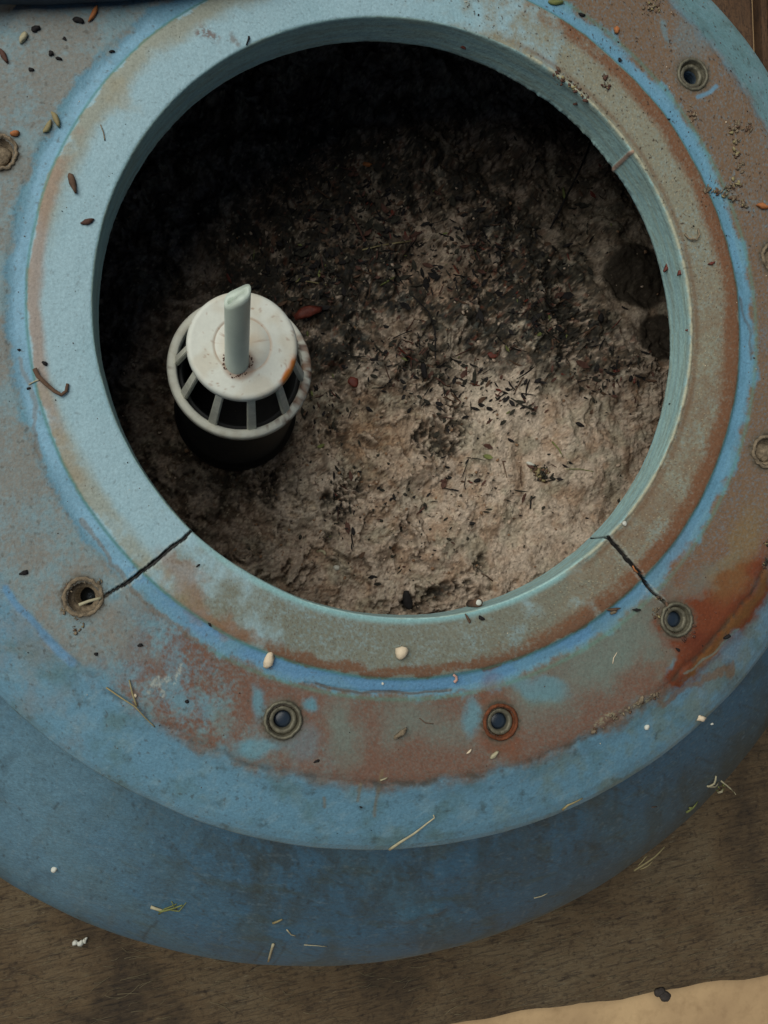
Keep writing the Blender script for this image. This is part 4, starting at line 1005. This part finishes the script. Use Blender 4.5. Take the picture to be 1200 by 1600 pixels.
# loose sand crumbs: beyond counting
bm = bmesh.new()
for _ in range(1500):
    x, y = rn.uniform(180, 1060), rn.uniform(180, 980)
    if rn.random() < .5: x, y = rn.gauss(640, 110), rn.gauss(780, 90)
    p = on_sand(x, y)
    if math.hypot(p[0] - PC[0], p[1] - PC[1]) < .29 or math.hypot(p[0], p[1]) > 2.2: continue
    s_ = (.6 + 3.4 * rn.random() ** 3) * PXU(p)
    rock(bm, Vector(p) + Vector((0, 0, s_ * .3)), s_, rn.random() * 99, (1, rn.uniform(.6, 1), .7), rn.uniform(0, 3), 1, .35)
me = bm_mesh('sand_crumbs', bm)
for m_ in (M_CRUMB, M_CRUMB2, M_MUSH): me.materials.append(m_)
for i, p_ in enumerate(me.polygons): p_.material_index = (0, 0, 1, 0, 2, 1, 0)[(i // 80) % 7]
tag(link('sand_crumbs', me), 'loose tan crumbs lying on the sand', 'sand crumbs', kind='stuff')
# soil crumbs dusted over the tank top: beyond counting
bm = bmesh.new()
for i in range(700):
    t = rn.random()
    if t < .55: a = math.radians(rn.uniform(-10, 85)); r_ = rn.uniform(1.02, 1.75)
    else: a = rn.uniform(-math.pi, math.pi); r_ = rn.uniform(1.02, 1.76)
    if any(math.hypot(r_ * math.cos(a) - b[0], r_ * math.sin(a) - b[1]) < .065 for b in BOLT_XY): continue
    s = rn.uniform(.0010, .0030) * (1.4 if t < .12 else .85)
    rock(bm, (r_ * math.cos(a), r_ * math.sin(a), z_neck(r_) + s * .4), s, rn.random() * 99, (1, rn.uniform(.5, 1), .7), rn.uniform(0, 3), 1, .3)
me = bm_mesh('soil_crumbs', bm)
for m_ in (M_BARK, M_DARK, M_MUD, M_PALE): me.materials.append(m_)
for i, p_ in enumerate(me.polygons): p_.material_index = (0, 0, 1, 2, 2, 0, 2, 1, 0, 3)[(i // 80) % 10]
tag(link('soil_crumbs', me), 'tiny soil crumbs dusted over the tank top', 'soil', kind='stuff')

# ------------------------------------------------------------------ timber under the tank and the floor
def wood_mat(name, c0, c1, c2, rot):
    m, t, b = nodes(name)
    mp = t.nodes.new('ShaderNodeMapping'); mp.vector_type = 'TEXTURE'; mp.inputs['Rotation'].default_value = (0, 0, rot); mp.inputs['Scale'].default_value = (1 / 2.0, 1 / 16, 1 / 12)
    t.links.new(coords(t), mp.inputs['Vector'])
    g1 = add_noise(t, 4.0, 6, .65, mp.outputs['Vector'], 1.0); g2 = add_noise(t, 9, 5, .75, mp.outputs['Vector'], 1.4); g3 = add_noise(t, 38, 3, .6)
    pat = add_noise(t, 2.2, 5, .6)
    r1 = ramp(t, g1.outputs['Fac'], [(.32, tuple(c0 * .85)), (.5, tuple(c1)), (.68, tuple(c1 * 1.15))])
    mx = t.nodes.new('ShaderNodeMix'); mx.data_type = 'RGBA'
    rf = ramp(t, g2.outputs['Fac'], [(.56, (0, 0, 0)), (.72, (.75, .75, .75))])
    t.links.new(rf.outputs['Color'], mx.inputs[0]); t.links.new(r1.outputs['Color'], mx.inputs[6]); mx.inputs[7].default_value = (*c2, 1)
    rp = ramp(t, pat.outputs['Fac'], [(.34, (.42, .38, .34)), (.48, (.86, .78, .68)), (.64, (1.08, 1.08, 1.06))])
    rg = ramp(t, g3.outputs['Fac'], [(.28, (.45, .42, .4)), (.46, (1, 1, 1))])
    t.links.new(mult(t, mult(t, mx.outputs[2], rp.outputs['Color']), rg.outputs['Color']), b.inputs['Base Color'])
    b.inputs['Roughness'].default_value = .85
    bump(t, b, [(g1.outputs['Fac'], .5, .018), (g2.outputs['Fac'], .4, .012), (g3.outputs['Fac'], .3, .01)])
    return m
M_FIBRE = simple('pale_wood_fibre', lin(116, 106, 82), .9, .4, 8, bmp=0)
M_WOOD = wood_mat('weathered_timber', lin(62, 50, 37), lin(97, 82, 60), lin(138, 134, 114), math.radians(8.7))
M_WOOD2 = wood_mat('brown_timber', lin(58, 42, 28), lin(88, 64, 42), lin(104, 82, 58), math.radians(96))
def slab(name, poly, ztop, thick, mat, label, rough_edge=0.0, seed=0):
    rn_ = random.Random(seed); pts = []
    for a, b in zip(poly, poly[1:] + poly[:1]):
        n = max(1, int(math.hypot(b[0] - a[0], b[1] - a[1]) / .05))
        for i in range(n):
            t = i / n; j = rough_edge * (math.sin(i * .31 + seed) + .6 * math.sin(i * .83 + 2) + .5 * (rn_.random() - .5)) * .5 if i else 0
            pts.append((a[0] + (b[0] - a[0]) * t, a[1] + (b[1] - a[1]) * t + j))
    bm = bmesh.new()
    f = bm.faces.new([bm.verts.new((x, y, ztop - thick)) for x, y in pts])
    g = bmesh.ops.extrude_face_region(bm, geom=[f]); up = [v for v in g['geom'] if isinstance(v, bmesh.types.BMVert)]
    for v in up: v.co.z = ztop
    bmesh.ops.recalc_face_normals(bm, faces=bm.faces)
    topf = [f for f in bm.faces if f.normal.z > .9]
    bmesh.ops.bevel(bm, geom=[e for e in topf[0].edges], offset=.04, segments=4, affect='EDGES')
    base = (pts[0][0], pts[0][1], ztop - thick)
    return piece(name, bm, mat, base, label, 'timber', None, False)
e0, e1 = at(1200, 1529, BZ), at(750, 1598, BZ)
dx, dy = e0[0] - e1[0], e0[1] - e1[1]
L_ = (e1[0] - dx * 6, e1[1] - dy * 6); R_ = (e0[0] + dx * 4, e0[1] + dy * 4)
yb = at(1200, 1290, BZ)[1] - e0[1] + 2.2
slab('timber_board', [L_, R_, (R_[0], R_[1] + yb), (L_[0], L_[1] + yb)], BZ, .10, M_WOOD, 'weathered fibrous board under the front of the tank, grain running sideways', .016, 5)
gl = at(1186, 40, BZ)[0]
y0 = R_[1] + yb + .6
slab('timber_board', [(-3.6, y0 - .4), (gl, y0 - .1), (gl - .05, 6), (-3.6, 6)], BZ, .12, M_WOOD2, 'brown board behind the tank, left of the dark joint', .006, 6)
slab('timber_board', [(gl + .06, y0 - .1), (6, y0 - .1), (6, 6), (gl + .02, 6)], BZ - .004, .12, M_WOOD2, 'brown board at the top right corner, right of the dark joint', .006, 7)
m, t, b = nodes('tan_floor')
n = add_noise(t, 1.6, 6, .6); n2 = add_noise(t, 14, 4, .6)
r = ramp(t, n.outputs['Fac'], [(.3, tuple(lin(166, 136, 100))), (.7, tuple(lin(204, 172, 128)))]); r2 = ramp(t, n2.outputs['Fac'], [(.25, (.82, .8, .78)), (.5, (1, 1, 1))])
t.links.new(mult(t, r.outputs['Color'], r2.outputs['Color']), b.inputs['Base Color']); b.inputs['Roughness'].default_value = .8
bump(t, b, [(n2.outputs['Fac'], .2, .01)])
v = np.array([[-60, -60, BZ - .13], [60, -60, BZ - .13], [60, 60, BZ - .13], [-60, 60, BZ - .13]], float)
tag(link('floor', np_mesh('floor', v, [[0, 1, 2, 3]], smooth=False), m), kind='structure')
# dark pipe lying across the top left corner of the neck
p = at(40, -34, .02); bm = bmesh.new()
tube_bm(bm, [Vector(at(x, y, .04)) for x, y in ((-420, -52), (-100, -42), (60, -37), (180, -42), (420, -70))], .078, 24)
piece('pipe', bm, M_PIPE, p, 'dark blue black pipe crossing the top left corner of the tank', 'pipe')
# raised pale fibres of the worn board
def fibres(n, seed, zone):
    rf = random.Random(seed); bm = bmesh.new()
    an0 = math.atan2(dy, dx)
    for _ in range(n):
        x, y = zone(rf); p = at(x, y, BZ); L = rf.uniform(.04, .15); a = an0 + rf.gauss(0, .2); cur = rf.gauss(0, .5); w_ = rf.uniform(.0006, .0013)
        pts = [(p[0] + L * (t - .5) * math.cos(a + cur * (t - .5)), p[1] + L * (t - .5) * math.sin(a + cur * (t - .5)), BZ + .001 + .004 * math.sin(math.pi * t)) for t in (0, .33, .66, 1)]
        tube_bm(bm, pts, w_, 4, .7)
    return bm
BOARD = bpy.data.objects['timber_board']
bm = fibres(450, 3, lambda r: (r.uniform(-40, 1240), r.uniform(1330, 1600)))
fl = (Vector(at(1200, 1529, BZ)), Vector(at(750, 1598, BZ)))
nn = Vector((-(fl[0] - fl[1]).y, (fl[0] - fl[1]).x, 0)).normalized()
bad = [v for v in bm.verts if (v.co - fl[1]).dot(nn) < .05]
bmesh.ops.delete(bm, geom=bad, context='VERTS')
base = BOARD.location / U
for v in bm.verts: v.co -= base
fo = link('raised_fibre', bm_mesh('raised_fibre', bm), M_FIBRE, BOARD); fo['kind'] = 'stuff'
# nail head at the board edge, white fluff on the board
p = at(1038, 1556, BZ - .03); bm = bmesh.new()
rock(bm, Vector(p), .034, 3, (1, .85, .9), 0, 3, .10)
rock(bm, Vector(p) + Vector((-.028, .025, .0)), .030, 5, (1.2, .8, .7), .4, 2, .12)
piece('nail', bm, M_BARKDARK, p, 'dark rounded nail head at the board edge at lower right', 'nail')
p = at(130, 1470, BZ); bm = bmesh.new()
for i in range(9): rock(bm, Vector(p) + Vector((rn.gauss(0, .012), rn.gauss(0, .012), .012)), rn.uniform(.008, .016), i, (1, 1, .8), 0, 1, .3)
piece('fluff', bm, M_WHITE, p, 'white fluff bit on the board at lower left', 'fluff')
